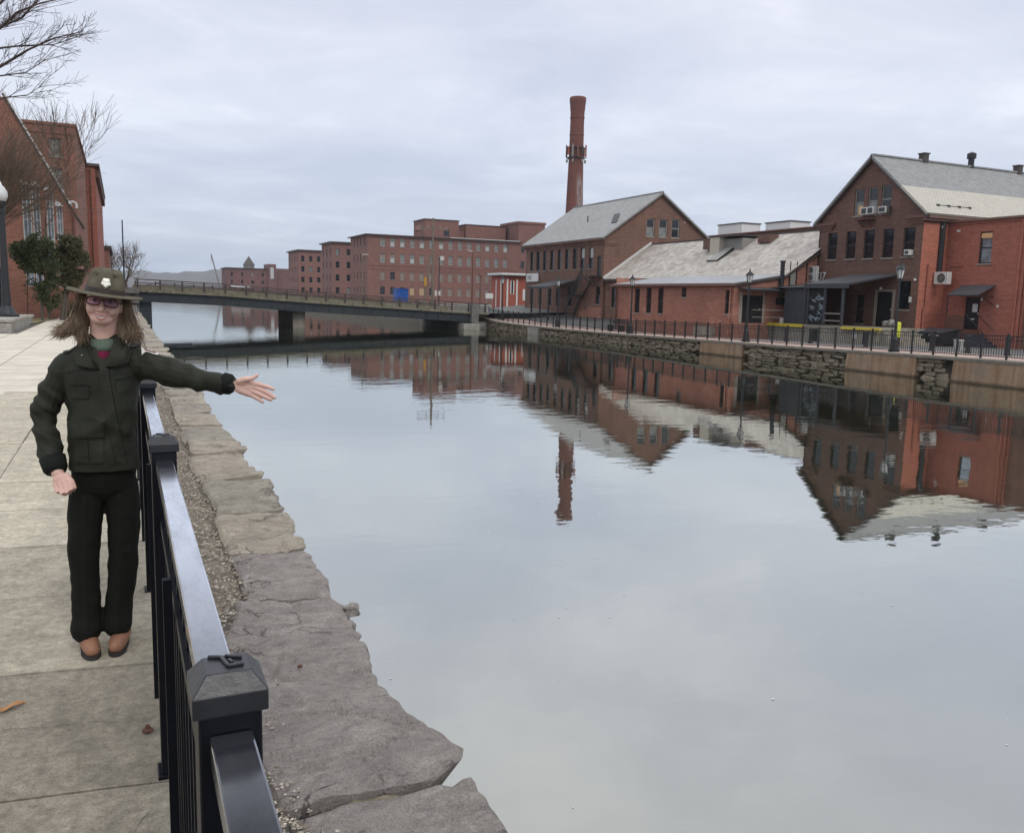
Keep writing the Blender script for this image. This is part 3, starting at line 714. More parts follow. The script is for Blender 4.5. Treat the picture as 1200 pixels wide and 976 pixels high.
tag(MB().box(33.2, 34.2, 92, 900, -3, .05).build('canal_edge', 'coping'), kind='structure')

# ------------------------------------------------------------------ bridge
br = thing('road_bridge', 'low steel girder road bridge with brown railings crossing the canal', 'bridge', (17, 84, 0))
def bz(x): return lerp_table([(-4, 1.50), (1, 1.47), (8, 1.24), (13.3, .92), (19, .62), (31, .06), (35, -.10)], x)   # deck edge height
def brow(y0, y1, d0, d1, name, mat, xs=None, parent=br):
    xs = xs or [.9+i*(32.2/22) for i in range(23)]
    m = MB()
    for a, b in zip(xs, xs[1:]):
        v = [(x, yy, bz(x)+d) for x in (a, b) for yy in (y0, y1) for d in (d0, d1)]
        m.add(v, [(0, 1, 3, 2), (4, 6, 7, 5), (0, 4, 5, 1), (2, 3, 7, 6), (0, 2, 6, 4), (1, 5, 7, 3)])
    return m.build(name, mat, parent)
brow(79.0, 79.35, -.86, -.10, 'girder', 'bridgeiron', [.9+i*1.515 for i in range(21)]); brow(90.6, 90.95, -.86, -.10, 'girder', 'bridgeiron')
for yy in (82, 85, 88): brow(yy, yy+.2, -.8, -.12, 'girder', 'bridgeiron')
fl_ = MB()
for i in range(22):
    x = 1.5+i*1.32; fl_.box(x, x+.05, 78.93, 79.0, bz(x)-.84, bz(x)-.12)
fl_.build('stiffeners', 'bridgeiron', br, kind='stuff')
brow(78.86, 78.99, -.90, -.84, 'girder_flange', 'bridgeiron'); brow(78.86, 78.99, -.14, -.09, 'girder_flange', 'bridgeiron')
brow(78.8, 91.1, -.09, .04, 'deck', 'asphalt')
brow(78.74, 78.80, -.09, .12, 'deck_edge', 'deckedge'); brow(79.1, 79.16, .18, .34, 'guard_plank', 'deckedge'); brow(79.1, 79.16, .40, .52, 'guard_plank', 'deckedge')
brow(90.4, 90.5, .06, .5, 'guard_plank', 'deckedge')
xs = [1.2+i*1.755 for i in range(19)]
for x in xs:
    MB().box(x-.07, x+.07, 78.90, 79.04, bz(x)+.04, bz(x)+.98).build('post', 'bridgerail', br)
    MB().box(x-.06, x+.06, 90.62, 90.74, bz(x)+.04, bz(x)+.95).build('post', 'bridgerail', br)
for d in (.92, .62): brow(78.93, 79.0, d, d+.08, 'rail', 'bridgerail')
for d in (.88, .6): brow(90.65, 90.71, d, d+.07, 'rail', 'bridgerail', [3.5+i*1.5 for i in range(18)])
MB().obox((3.5, 90.68, bz(3.5)+.92), (1.2, 90.68, bz(1)+.3), .06, .07).obox((29, 90.68, bz(29)+.92), (31.5, 90.68, bz(31)+.2), .06, .07).build('sloped_rail_end', 'bridgerail', br)
MB().box(14.15, 15.25, 79.8, 88, -3, bz(15)-.86).build('pier', 'greyconc', br)
MB().box(.9, 2.25, 79.4, 92, -3, .66).build('abutment', 'bridgeiron', br)
MB().box(30.3, 33.7, 79.5, 92, -3, -.82).build('abutment', 'abut', br)
MB().box(30.1, 31.75, 77.8, 79.5, -3, -.98).build('abutment', 'abut', br)
MB().box(31.2, 31.9, 78.4, 79.0, -.98, .95).build('parapet_block', 'parapet', br)
pb = thing('parapet_wall', 'grey stone parapet wall leading up to the left end of the bridge', 'wall', (.6, 72, 0))
for i in range(14):
    for j in range(5):
        y = 66+i*.95+(.4 if j % 2 else 0)
        if y+.01 < 78.9: MB().box(.20-.012*rnd.random(), 1.06+.02*rnd.random(), y+.01, min(79, y+.94), -.06+j*.34, -.06+j*.34+.33).build('parapet_stone', 'parapet', pb)
MB().box(.14, 1.12, 66, 79, 1.64, 1.70).build('coping', 'parapet', pb)
tag(MB().box(-80, .88, 79.2, 90.8, 1.15, 1.44).build('road', 'asphalt'), kind='structure')
tag(MB().add([(33.2, 79, .03), (44, 79, .3), (120, 79, .6), (120, 91, .6), (44, 91, .3), (33.2, 91, .03)], [(0, 1, 2, 3, 4, 5)]).build('road', 'asphalt'), kind='structure')
tag(MB().obox((1.6, 44, -1.0), (3.0, 44.3, -1.0), .12, .12).build('floating_timber', 'bridgeiron'), 'short dark timber boom sticking out over the water from the left wall', 'timber')

# ------------------------------------------------------------------ brown gabled mill beside the dock
bb = thing('brown_brick_house', 'dark brown brick gabled building with slate roof, number 37 and window air conditioners', 'building', (45, 42.7, -.6))
BX = 45.0
holes = [(45.39, 46.25, 4.8, 6.61), (43.72, 44.58, 4.8, 6.61), (42.16, 43.02, 4.78, 6.60), (40.6, 41.46, 4.77, 6.59), (38.98, 39.84, 4.8, 6.58),
         (43.3, 44.11, 7.6, 9.34), (42.16, 42.97, 7.6, 9.36), (41.06, 41.87, 7.6, 9.4), (40.3, 41.5, .36, 2.6), (38.96, 39.88, 1.5, 3.28), (42.6, 43.3, .5, 2.4)]
wall(bb, 'W', BX, [(47.1, -1.0), (47.1, 7.45), (42.7, 11.25), (38.4, 7.45), (38.4, -1.0)], holes, .16, 'brownbrick')
for i, h in enumerate(holes[:5]): window(bb, 'W', BX, *h[:2], h[2], h[3], .14, 'darkframe', 'glass', 1, 2, .05, 'stonesill')
for i, h in enumerate(holes[5:8]): window(bb, 'W', BX, *h[:2], h[2], h[3], .12, 'frame', 'glass_grey' if i < 2 else 'glass', 1, 2, .085, 'stonesill', 'window', 'glass')
door(bb, 'W', BX, 40.3, 41.5, .36, 2.6)
MB().box(BX-.03, BX+.1, 41.5, 41.72, .36, 2.75).box(BX-.03, BX+.1, 40.1, 40.3, .36, 2.75).box(BX-.03, BX+.1, 40.3, 41.5, 2.6, 2.75).build('door_surround', 'stonesill', bb)
window(bb, 'W', BX, *holes[9], .14, 'black', 'glass', 1, 2, .04)
window(bb, 'W', BX, *holes[10], .14, 'darkframe', 'glass', 1, 2, .05)
wall(bb, 'S', 38.4, [(BX, -1.0), (BX, 6.84), (70, 6.84), (70, -1.0)], (), .1, 'redpaint2', 'side_wall')
MB().box(BX-.01, 70, 38.37, 38.6, 6.84, 7.5).build('side_wall', 'brownbrick', bb)
wall(bb, 'W', 69.9, [(38.4, -1), (38.4, 7.45), (42.7, 11.2), (47.1, 7.45), (47.1, -1)], (), .1, 'brownbrick', 'rear_wall')
MB().box(45, 70, 47.0, 47.1, -1, 7.4).build('side_wall', 'brownbrick', bb)
rx = BX-.28
def lerp3(p, q, t): return tuple(a+(b-a)*t for a, b in zip(p, q))
ra, rbp, ea, eb = (rx, 42.72, 11.42), (70.4, 42.72, 11.42), (rx, 37.95, 7.36), (70.4, 37.95, 7.36)
ma, mb_ = lerp3(ra, ea, .55), lerp3(rbp, eb, .55)
MB().slab([ra, rbp, mb_, ma], .14).build('roof_upper_slates', 'slate_x', bb)
MB().slab([(ma[0], ma[1], ma[2]+.015), (mb_[0], mb_[1], mb_[2]+.015), (eb[0], eb[1], eb[2]+.015), (ea[0], ea[1], ea[2]+.015)], .14).build('roof_lower_slates', 'slate_x2', bb)
MB().slab([(rx, 42.715, 11.42), (70.4, 42.715, 11.42), (70.4, 47.5, 7.34), (rx, 47.5, 7.34)], .14).build('roof_far_slope', 'slate_x', bb)
MB().obox((rx+.1, 42.72, 11.43), (70.4, 42.72, 11.43), .3, .10).build('ridge', 'slate_x', bb)
for s, (a, b) in enumerate((((42.72, 11.22), (37.95, 7.17)), ((42.72, 11.22), (47.5, 7.15)))):
    MB().obox((BX-.17, a[0] if 0 else a[0], a[1]), (BX-.17, b[0], b[1]), .2, .16, (1, 0, 0)).build('rake_board', 'darkroof', bb)
MB().box(BX-.2, 70, 38.02, 38.36, 7.10, 7.24).box(BX-.16, 70, 38.16, 38.36, 6.95, 7.10).build('eave_moulding', 'brownfascia', bb)
MB().box(BX-.22, BX-.003, 38.1, 39.75, 7.12, 7.3).box(BX-.14, BX-.003, 38.3, 39.6, 6.94, 7.12).box(BX-.08, BX-.003, 38.41, 39.45, 6.78, 6.94).build('corner_corbel', 'brownbrick', bb)
MB().box(BX-.22, BX-.003, 45.6, 47.35, 7.12, 7.3).box(BX-.14, BX-.003, 45.75, 47.2, 6.94, 7.12).box(BX-.08, BX-.003, 45.9, 47.08, 6.78, 6.94).build('corner_corbel', 'brownbrick', bb)
for x in (49.5, 59.0): MB().box(x-.22, x+.22, 42.5, 42.95, 11.3, 11.85).box(x-.28, x+.28, 42.44, 43.0, 11.85, 11.93).build('roof_vent', 'darkroof', bb)
MB().lathe(54.1, 42.72, [(.2, 11.3), (.2, 11.95), (.3, 11.97), (.3, 12.3), (.05, 12.42)], 12).build('roof_vent', 'black', bb)
for k in range(4):
    x = 46.3+k*.95; MB().box(x-.1, x+.1, 38.55, 38.7, 7.86, 8.02).build('snow_guard', 'black', bb)
MB().obox((46.3, 38.62, 7.98), (49.15, 38.62, 7.98), .03, .03).build('snow_bar', 'black', bb)
MB().box(BX-.55, BX-.02, 42.2, 43.5, 7.26, 7.33).obox((BX-.5, 43.2, 7.25), (BX-.02, 43.2, 6.85), .05, .05).obox((BX-.5, 42.5, 7.25), (BX-.02, 42.5, 6.85), .05, .05).build('bracket_shelf', 'rust', bb)
MB().box(BX-.2, BX-.02, 40.95, 41.2, 7.55, 8.0).build('notice_dummy', 'darkroof', bb).name = 'vent_hood'
MB().box(BX+.03, BX+.09, 43.36, 43.72, 7.68, 8.25).build('window_notice', 'orangepaper', bb)
MB().box(BX+.015, BX+.028, 43.42, 43.5, 7.75, 8.15).build('notice_print', 'redprint', bb)
tx = bpy.data.curves.new('numerals', 'FONT'); tx.body = '37'; tx.size = .86; tx.extrude = .02; tx.align_x = 'LEFT'
to = bpy.data.objects.new('tmp', tx); COL.objects.link(to); bpy.context.view_layer.update()
tm = bpy.data.meshes.new_from_object(to.evaluated_get(bpy.context.evaluated_depsgraph_get())); bpy.data.objects.remove(to)
tm.materials.clear(); tm.materials.append(M['whitetrim'])
link('house_number', tm, bb, mw=Matrix.Translation((BX-.03, 46.88, 3.36)) @ WROT['W'] @ Matrix.Rotation(R(90), 4, 'X') @ Matrix.Diagonal((.80, 1, 1, 1)))
MB().lathe(BX-.12, 41.2, [(.04, 2.72), (.1, 2.76), (.08, 2.86), (.02, 2.9)], 10).build('wall_lamp', 'lampglass', bb)
MB().lathe(BX-.1, 38.62, [(.04, 3.28), (.09, 3.3), (.07, 3.4), (.02, 3.42)], 10).build('wall_lamp', 'lampglass', bb)
MB().box(BX-.06, BX-.003, 38.82, 39.0, 1.95, 2.3).build('meter_box', 'whitemetal', bb)
for i, (y0, y1, z0, z1, lab) in enumerate(((42.17, 43.2, 7.6, 8.08, 'white double grille air conditioner in the middle attic window of the brown gable'), (41.15, 41.78, 7.62, 8.02, 'small white air conditioner in the right attic window of the brown gable'), (39.05, 39.45, 4.86, 5.2, 'small air conditioner in the second floor window nearest the red wall'))):
    a = thing('window_air_conditioner', lab, 'air conditioner', (BX-.2, (y0+y1)/2, z0), 'window air conditioners of the brown building')
    MB().box(BX-.32, BX+.1, y0, y1, z0, z1).build('casing', 'whitemetal', a, bevel=.015)
    m = MB(); w = (y1-y0)/(2 if i == 0 else 1)
    for k in range(2 if i == 0 else 1): m.box(BX-.335, BX-.321, y0+w*k+.07, y0+w*(k+1)-.07, z0+.07, z1-.07)
    m.build('grille', 'darkgrey', a)
def condenser(x, y0, y1, z0, z1, fans, label, side=.4):
    a = thing('outdoor_air_conditioner', label, 'air conditioner', (x, (y0+y1)/2, z0), 'outdoor air conditioning units')
    MB().box(x, x+side, y0, y1, z0, z1).build('casing', 'whitemetal', a, bevel=.02)
    h = (z1-z0)/fans
    for k in range(fans):
        cy = y0+(y1-y0)*(.5 if fans == 2 else .44); cz = z0+h*(k+.5); r = min(h, y1-y0)*.38
        m = MB(); m.add([(x-.006, cy+r*math.cos(t*.2618), cz+r*math.sin(t*.2618)) for t in range(24)], [tuple(range(24))]); m.build('fan_opening', 'darkgrey', a)
        q = MB()
        for rr in (.35, .65, 1.0): q.tube([(x-.02, cy+r*rr*math.cos(t*.3491), cz+r*rr*math.sin(t*.3491)) for t in range(19)], .012, 4, False)
        for t in range(6): q.obox((x-.02, cy, cz), (x-.02, cy+r*math.cos(t*1.0472), cz+r*math.sin(t*1.0472)), .02, .02)
        q.build('fan_guard', 'frame', a)
        MB().box(x-.012, x-.002, y0+.03, y0+.06, z0+h*k+.05, z0+h*(k+1)-.05).build('seam', 'frame', a)
    return a
condenser(44.3, 46.42, 47.42, 3.28, 4.34, 2, 'tall white two fan air conditioner standing on the dark dock canopy beside number 37', .25)
condenser(46.15, 37.35, 38.30, 3.10, 3.85, 1, 'white single fan air conditioner hung in the corner of the red wall')

# red painted building on the right
rd = thing('red_painted_building', 'bright red painted brick building with one tall window and a dark awning door', 'building', (47.2, 34, -.6))
RX = 47.2
hs = [(35.33, 36.17, 4.36, 6.23), (35.75, 36.74, .38, 2.35)]
wall(rd, 'W', RX, [(38.4, -1), (38.4, 6.86), (33.1, 6.9), (33.1, -1)], hs, .16, 'redpaint')
wall(rd, 'W', RX+.25, [(33.1, -1), (33.1, 6.9), (24, 6.9), (24, -1)], (), .16, 'midbrick')
MB().box(RX, RX+.25, 33.1, 33.15, -1, 6.9).build('wall_return', 'redpaint', rd)
window(rd, 'W', RX, *hs[0], .14, 'black', 'glass_sky', 1, 2, .07, 'stonesill')
MB().box(RX+.04, RX+.07, 35.4, 36.1, 5.85, 6.15).build('window_notice', 'orangepaper', rd)
door(rd, 'W', RX, *hs[1])
MB().box(RX+.09, RX+.10, 35.95, 36.3, 1.45, 1.95).box(RX+.09, RX+.10, 36.1, 36.35, .98, 1.06).build('door_notice', 'paper', rd)
MB().box(RX-.2, 62, 33.05, 38.36, 6.9, 7.02).build('roof', 'brownfascia', rd)
MB().box(RX-.06, RX-.003, 33.12, 38.36, 6.74, 6.88).build('cornice', 'redpaint', rd)
MB().box(RX-.02, RX-.003, 37.2, 37.28, 4.3, 6.2).box(RX-.02, RX-.003, 37.85, 37.93, 4.3, 6.2).box(RX-.02, RX-.003, 37.28, 37.85, 6.12, 6.2).box(RX-.06, RX-.003, 37.1, 38.0, 4.2, 4.3).build('blocked_window', 'redpaint', rd)
MB().tube([(RX-.09, 33.45, -.5), (RX-.09, 33.45, 6.75)], .06, 8).build('downpipe', 'redpaint', rd)
MB().tube([(46.55, 38.28, 3.9), (46.55, 38.28, 6.9)], .16, 8).build('downpipe', 'black', rd)
MB().tube([(45.5, 38.3, -.4), (45.5, 38.3, 1.6), (45.62, 38.3, 1.7), (45.62, 38.3, 4.3)], .05, 8).build('downpipe', 'redpaint', rd)
MB().box(RX-.12, RX-.003, 37.55, 37.7, 6.3, 6.45).box(46.4, 46.7, 38.2, 38.3, 6.55, 6.7).build('flood_lamp', 'whitemetal', rd)
MB().lathe(RX-.1, 35.6, [(.03, 2.15), (.07, 2.17), (.06, 2.27), (.02, 2.3)], 10).build('wall_lamp', 'lampglass', rd)
MB().box(RX-.05, RX-.003, 34.5, 34.62, 1.75, 1.9).build('wall_box', 'whitemetal', rd)
MB().box(RX-.03, RX-.003, 33.5, 34.4, 2.2, 2.24).build('conduit', 'redpaint2', rd)
aw = MB(); aw.slab([(RX, 37.05, 3.08), (RX, 34.85, 3.08), (45.9, 34.95, 2.46), (45.9, 37.05, 2.46)], .06)
aw.build('awning', 'canopy', rd)
MB().tube([(45.95, 37.0, -.5), (45.95, 37.0, 2.42)], .035, 6).obox((45.95, 34.98, 2.40), (RX, 34.9, 2.40), .05, .05).obox((45.95, 34.98, 2.42), (45.95, 37.02, 2.42), .05, .05).obox((46.0, 34.95, 2.42), (RX, 34.9, 1.9), .04, .04).build('awning_frame', 'black', rd)
MB().box(45.95, RX, 35.6, 37.05, -.7, .36).build('landing', 'rust', rd)
for k in range(4): MB().box(45.95, RX, 35.6-.3*(k+1), 35.6-.3*k-.004, -.7, .14-.2*k).build('step', 'darkgrey', rd)
MB().box(45.92, 45.95, 35.75, 37.0, .36, 1.25).build('landing_screen', 'rust', rd)
MB().tube([(45.93, 35.7, 1.3), (45.93, 34.5, .35), (45.93, 34.5, -.5)], .022, 6).tube([(45.93, 35.7, .38), (45.93, 35.7, 1.3)], .022, 6).build('handrail', 'black', rd); MB().tube([(47.0, 35.7, 1.3), (47.0, 34.5, .35)], .022, 6).build('handrail', 'black', rd)
dp = thing('dumpster', 'black lidded waste dumpster against the red painted wall', 'dumpster', (45.3, 37.1, -.6))
m = MB(); m.prism([(44.6, 36.05, -.50), (45.8, 36.05, -.50), (45.9, 36.05, .35), (44.45, 36.05, .18)], (0, 2.0, 0)); m.build('bin', 'black', dp, bevel=.03)
MB().slab([(44.4, 36.0, .2), (44.4, 38.1, .2), (45.95, 38.1, .42), (45.95, 36.0, .42)], .06).build('lid', 'darkgrey', dp)
for yy in (36.5, 37.6): MB().box(44.35, 44.47, yy-.3, yy+.3, -.02, .04).build('lift_pocket', 'whitemetal', dp)
for k, yy in enumerate((36.3, 37.8)): MB().lathe(45.2, yy, [(.08, -.62), (.08, -.5)], 8).build('wheel', 'black', dp)
tb = thing('slatted_bin', 'small pale slatted litter bin standing by the fence below the awning', 'bin', (40.5, 31.7, -.6))
m = MB()
for k in range(14):
    t = k*2*math.pi/14; m.obox((40.5+.2*math.cos(t), 31.7+.2*math.sin(t), -.6), (40.5+.22*math.cos(t), 31.7+.22*math.sin(t), -.02), .05, .02)
m.build('slats', 'whitemetal', tb); MB().lathe(40.5, 31.7, [(.25, -.06), (.25, .0), (.19, .01), (.19, -.06)], 14).build('rim', 'whitemetal', tb); MB().lathe(40.5, 31.7, [(.16, -.58), (.17, -.1)], 12).build('liner', 'black', tb)

# dock, canopy, dark shed
dk = thing('loading_dock', 'concrete loading dock with yellow bumpers under a charcoal canopy', 'loading dock', (43, 42, -.6))
MB().box(41.0, 44.98, 37.6, 47.6, -1.2, .34).build('platform', 'greyconc', dk)
MB().box(40.96, 41.0, 47.6, 37.6, .24, .36).build('platform_edge', 'stonesill', dk)
for y0, y1 in ((37.3, 40.35), (43.75, 47.3)): MB().box(40.82, 40.955, y0, y1, .16, .36).build('dock_bumper', 'yellow', dk)
for k in range(4): MB().box(41.2, 44.0, 36.4+.3*k, 36.4+.3*k+.296, -1.2, -.42+.2*k).build('step', 'greyconc', dk)
MB().box(40.97, 40.99, 39.2, 39.5, -.35, .05).build('dock_notice', 'paper', dk)
for yy in (38.4, 42.6): MB().box(40.85, 40.99, yy-.16, yy+.16, -.75, .1).build('rubber_buffer', 'black', dk)
cn = MB(); cn.slab([(45.0, 40.05, 3.72), (45.0, 43.8, 3.76), (40.9, 43.8, 3.02), (40.9, 40.05, 3.02)], .1); cn.build('canopy_roof', 'canopy', dk)
MB().box(40.86, 40.9, 40.0, 43.82, 2.72, 3.02).build('canopy_fascia', 'darkgrey', dk)
MB().prism([(40.9, 40.0, 2.92), (45.0, 40.0, 3.62), (45.0, 40.0, 3.72), (40.9, 40.0, 3.03)], (0, .04, 0)).build('canopy_end', 'darkgrey', dk)
for yy in (40.56, 42.06, 43.52): MB().box(40.98, 41.12, yy-.07, yy+.07, .34, 2.75).build('canopy_post', 'darkgrey', dk)
for zz in (.68, 1.13): MB().box(41.0, 41.08, 40.63, 42.0, zz-.035, zz+.035).build('guard_rail', 'frame', dk)
MB().box(41.1, 41.14, 42.1, 43.5, .34, 2.72).build('dark_screen', 'shadowin', dk)
sh = thing('corrugated_shed', 'charcoal corrugated metal shed on the dock next to the red brick gable', 'shed', (42.5, 44.7, .34))
m = MB()
for k in range(14): m.box(41.0-.02*(k % 2), 41.06, 43.72+k*.14, 43.72+(k+1)*.14, .36, 2.72)
m.build('cladding', 'darkgrey', sh); MB().slab([(40.8, 43.84, 2.8), (40.8, 47.0, 2.76), (44.98, 47.0, 3.2), (44.98, 43.84, 3.26)], .06).build('roof', 'darkgrey', sh)
gf = MB(); rg_r = random.Random(4)
for q_i in range(26):
    cy, cz = rg_r.uniform(42.2, 43.5), rg_r.uniform(.6, 2.2)
    ln_, wd_, an_ = rg_r.uniform(.10, .42), rg_r.uniform(.03, .10), rg_r.uniform(-.9, .9)
    pts_ = [(-ln_, 0), (-ln_*.4, wd_*rg_r.uniform(.4, 1)), (ln_*.5, wd_*rg_r.uniform(.3, 1)), (ln_, wd_*.2), (ln_*.5, -wd_*rg_r.uniform(.3, 1)), (-ln_*.5, -wd_*rg_r.uniform(.2, 1))]
    ok_ = [(min(43.48, max(42.12, cy+p_*math.cos(an_)-q__*math.sin(an_))), cz+p_*math.sin(an_)+q__*math.cos(an_)) for p_, q__ in pts_]
    gf.add([(41.097-.0004*q_i, a_, c__) for a_, c__ in ok_], [tuple(range(6))])
gf.build('graffiti', 'graffiti', dk, kind='stuff')
for y_, z_ in ((41.5, 0), (41.05, .02), (40.2, -.01)): pass
for i, (yy, s_) in enumerate(((39.95, .3), (39.5, .36), (39.1, .28))):
    chunk(44.4, yy+.2, .34+s_*.8, .3, .26, s_, 'x', i*5).build('sack', 'sack', None, True)
    o = bpy.data.objects[('sack', 'sack.001', 'sack.002')[i]]
    tag(o, ('left', 'middle, tallest', 'right')[i]+' pale sack of the row on the dock floor beside the open doorway', 'sack', 'sacks on the loading dock')
fb = thing('staked_block', 'white concrete block holding a short white stake on the dock edge', 'block', (41.4, 46.0, .34))
MB().box(41.2, 41.7, 45.6, 46.3, .34, .72).build('block', 'whitetrim', fb, bevel=.02); MB().box(41.42, 41.48, 45.9, 45.96, .72, 1.45).build('stake', 'whitetrim', fb)
yb = thing('yellow_bollard', 'yellow sleeved steel bollard at the foot of the dock steps', 'bollard', (41.0, 36.1, -.6))
MB().lathe(41.0, 36.1, [(.1, -.7), (.1, -.1)], 12).build('pipe', 'black', yb); MB().lathe(41.0, 36.1, [(.125, -.1), (.125, .70), (.09, .76), (.02, .78)], 12).build('sleeve', 'yellowgreen', yb)

# ------------------------------------------------------------------ low red brick range with buff slates
lb = thing('low_brick_range', 'long low red brick building with patchy buff slate roof and grey lean-to', 'building', (42, 59, -.7))
YG, YM = 47.1, 71.8
hp = [(58.75, 59.5, .68, 2.63), (57.08, 57.82, .70, 2.67), (55.44, 56.18, .70, 2.67), (52.52, 53.12, 1.99, 2.69), (47.35, 48.0, .9, 2.52)]
wall(lb, 'W', 37.8, [(62.4, -1.2), (62.4, 2.98), (YG, 2.98), (YG, -1.2)], hp, .14, 'lowbrick')
for h in hp: window(lb, 'W', 37.8, *h[:2], h[2], h[3], .12, 'darkframe', 'glass', 1, 2, .05, 'stonesill')
wall(lb, 'W', 42.25, [(YM, -1.2), (YM, 3.6), (62.4, 3.6), (62.4, -1.2)], [(69.85, 70.6, .94, 2.85)], .14, 'midbrick')
window(lb, 'W', 42.25, 69.85, 70.6, .94, 2.85, .12, 'darkframe', 'glass', 1, 2, .05)
MB().box(37.8, 42.25, 62.36, 62.4, -1.2, 3.5).build('lean_to_end', 'lowbrick', lb)
dh = (38.55, 40.3, .3, 2.2)
wall(lb, 'S', YG, [(37.8, -1.2), (37.8, 2.96), (42.0, 3.6), (45.0, 5.3), (45.0, -1.2)], [dh], .16, 'lowbrick', 'gable_wall')
door(lb, 'S', YG, *dh, 'shadowin')
MB().box(38.3, 38.55, YG-.03, YG+.1, .3, 2.4).box(40.3, 40.5, YG-.03, YG+.1, .3, 2.4).build('door_surround', 'stonesill', lb)
MB().slab([(38.1, YG, 2.74), (41.3, YG, 2.74), (41.3, YG-1.1, 2.6), (38.1, YG-1.1, 2.6)], .09).build('door_canopy', 'darkgrey', lb)
for zz in (.72, 1.2): MB().box(38.4, 41.5, YG-1.3, YG-1.26, zz, zz+.04).build('guard_rail', 'frame', lb)
MB().tube([(41.7, YG-.2, 1.95), (41.7, YG-.2, 4.5)], .15, 10).lathe(41.7, YG-.2, [(.19, 4.5), (.19, 4.62)], 10).box(41.45, 41.95, YG-.4, YG-.003, 1.6, 2.05).build('flue', 'black', lb)
for x in (42.5, 43.1, 44.0): MB().box(x-.025, x+.025, YG-.12, YG-.07, 3.0, 4.6).build('mast', 'black', lb)
MB().box(42.5, 42.95, YG-.16, YG-.02, 3.0, 3.9).build('duct', 'frame', lb)
MB().box(36.3+1.2, 37.78, 48.9, 51, -.7, -.05).build('plinth_patch', 'greyconc', lb)
MB().slab([(37.55, YG-.2, 2.98), (37.55, 62.55, 2.98), (42.15, 62.55, 3.72), (42.15, YG-.2, 3.72)], .05).build('lean_to_roof', 'metalroof', lb)
MB().box(37.42, 37.6, YG-.22, 62.6, 2.80, 2.97).build('gutter', 'brownfascia', lb)
MB().prism([(37.6, YG-.22, 2.78), (42.15, YG-.22, 3.5), (45, YG-.22, 5.18), (45, YG-.22, 5.34), (42.15, YG-.22, 3.66), (37.6, YG-.22, 2.94)], (0, .08, 0)).build('verge_board', 'darkroof', lb)
# slate slope: sagging sheet with lifted courses as relief
def slp(a, b):
    y = YM-.03-(YM-YG-.0)*a; x = 41.95+5.35*b
    z = 3.62+(7.13-3.62)*b-.06*math.sin(a*math.pi)*math.sin(b*math.pi)+.03*noise.noise((y*.6, x*.9, 2))+.012*noise.noise((y*3, x*4, 7))
    return (x, y-(.25 if a > .99 else 0), z)
m = MB().grid(slp, 60, 24); o = m.build('slate_slope', 'slate_low', lb, True)
MB().slab([(47.3, YM-.03, 7.08), (47.3, YG, 7.08), (53, YG, 3.4), (53, YM-.03, 3.4)], .08).build('far_slope', 'slate_low', lb)
MB().obox((47.3, YG-.2, 7.16), (47.3, YM-.03, 7.16), .22, .1).build('ridge', 'darkroof', lb)
MB().obox((41.95, YM-.08, 3.72), (47.2, YM-.08, 7.26), .16, .2).build('flashing', 'whitemetal', lb)
MB().box(41.8, 41.98, 62.5, YM-.05, 3.42, 3.58).build('gutter', 'darkroof', lb)
MB().box(45.0, 46.6, 58.3, 59.55, 5.5, 7.0).build('roof_hatch_front', 'creampanel', lb)
MB().box(45.5, 47.2, 56.0, 58.3, 5.9, 6.84).build('roof_hatch_body', 'frame', lb)
MB().box(44.94, 47.2, 55.95, 59.6, 7.0, 7.07).build('roof_hatch_cap', 'darkroof', lb)
MB().box(45.2, 46.9, 59.6, 60.75, 6.1, 7.0).build('roof_hatch_side', 'brownbrick', lb)
MB().box(46.0, 46.9, 53.4, 54.8, 6.4, 7.0).build('roof_box', 'brownbrick', lb)
sk = MB().slab([(44.0, 58.6, 5.06), (44.0, 57.15, 5.06), (45.85, 57.0, 6.36), (45.85, 58.4, 6.36)], .24).build('skylight', 'black', lb)
for k in range(4):
    y = 57.3+.33*k; MB().slab([(44.02, y+.2, 5.09), (44.02, y+.04, 5.09), (45.8, y-.06, 6.34), (45.8, y+.10, 6.34)], .02).build('skylight_pane', 'whitemetal', sk)
MB().tube([(37.65, 62.0, -.8), (37.65, 62.0, 2.4), (37.6, 62.4, 2.75), (37.6, 63.2, 2.85), (37.6, 63.5, 2.5)], .06, 8).build('downpipe', 'rust', lb)
MB().tube([(37.7, 47.35, -.6), (37.7, 47.35, 2.85)], .05, 8).build('downpipe', 'lowbrick', lb)
rh = thing('rear_brick_block', 'flat topped brick block with two white rooftop units behind the slate ridge', 'building', (62, 73, 0))
MB().box(60, 72, 62.5, 82, -1, 8.86).build('wall', 'midbrick', rh); MB().box(59.8, 72.2, 62.3, 82.2, 8.86, 9.02).build('roof', 'rust', rh)
for k, (y0, y1, z1) in enumerate(((74.72, 78.72, 10.2), (67.35, 70.97, 9.9))):
    q = MB().box(60.5, 63, y0, y1, 9.02, z1-.1).build('rooftop_unit', 'whitetrim', rh); MB().box(60.4, 63.1, y0-.1, y1+.1, z1-.1, z1).build('unit_cap', 'darkgrey', q)

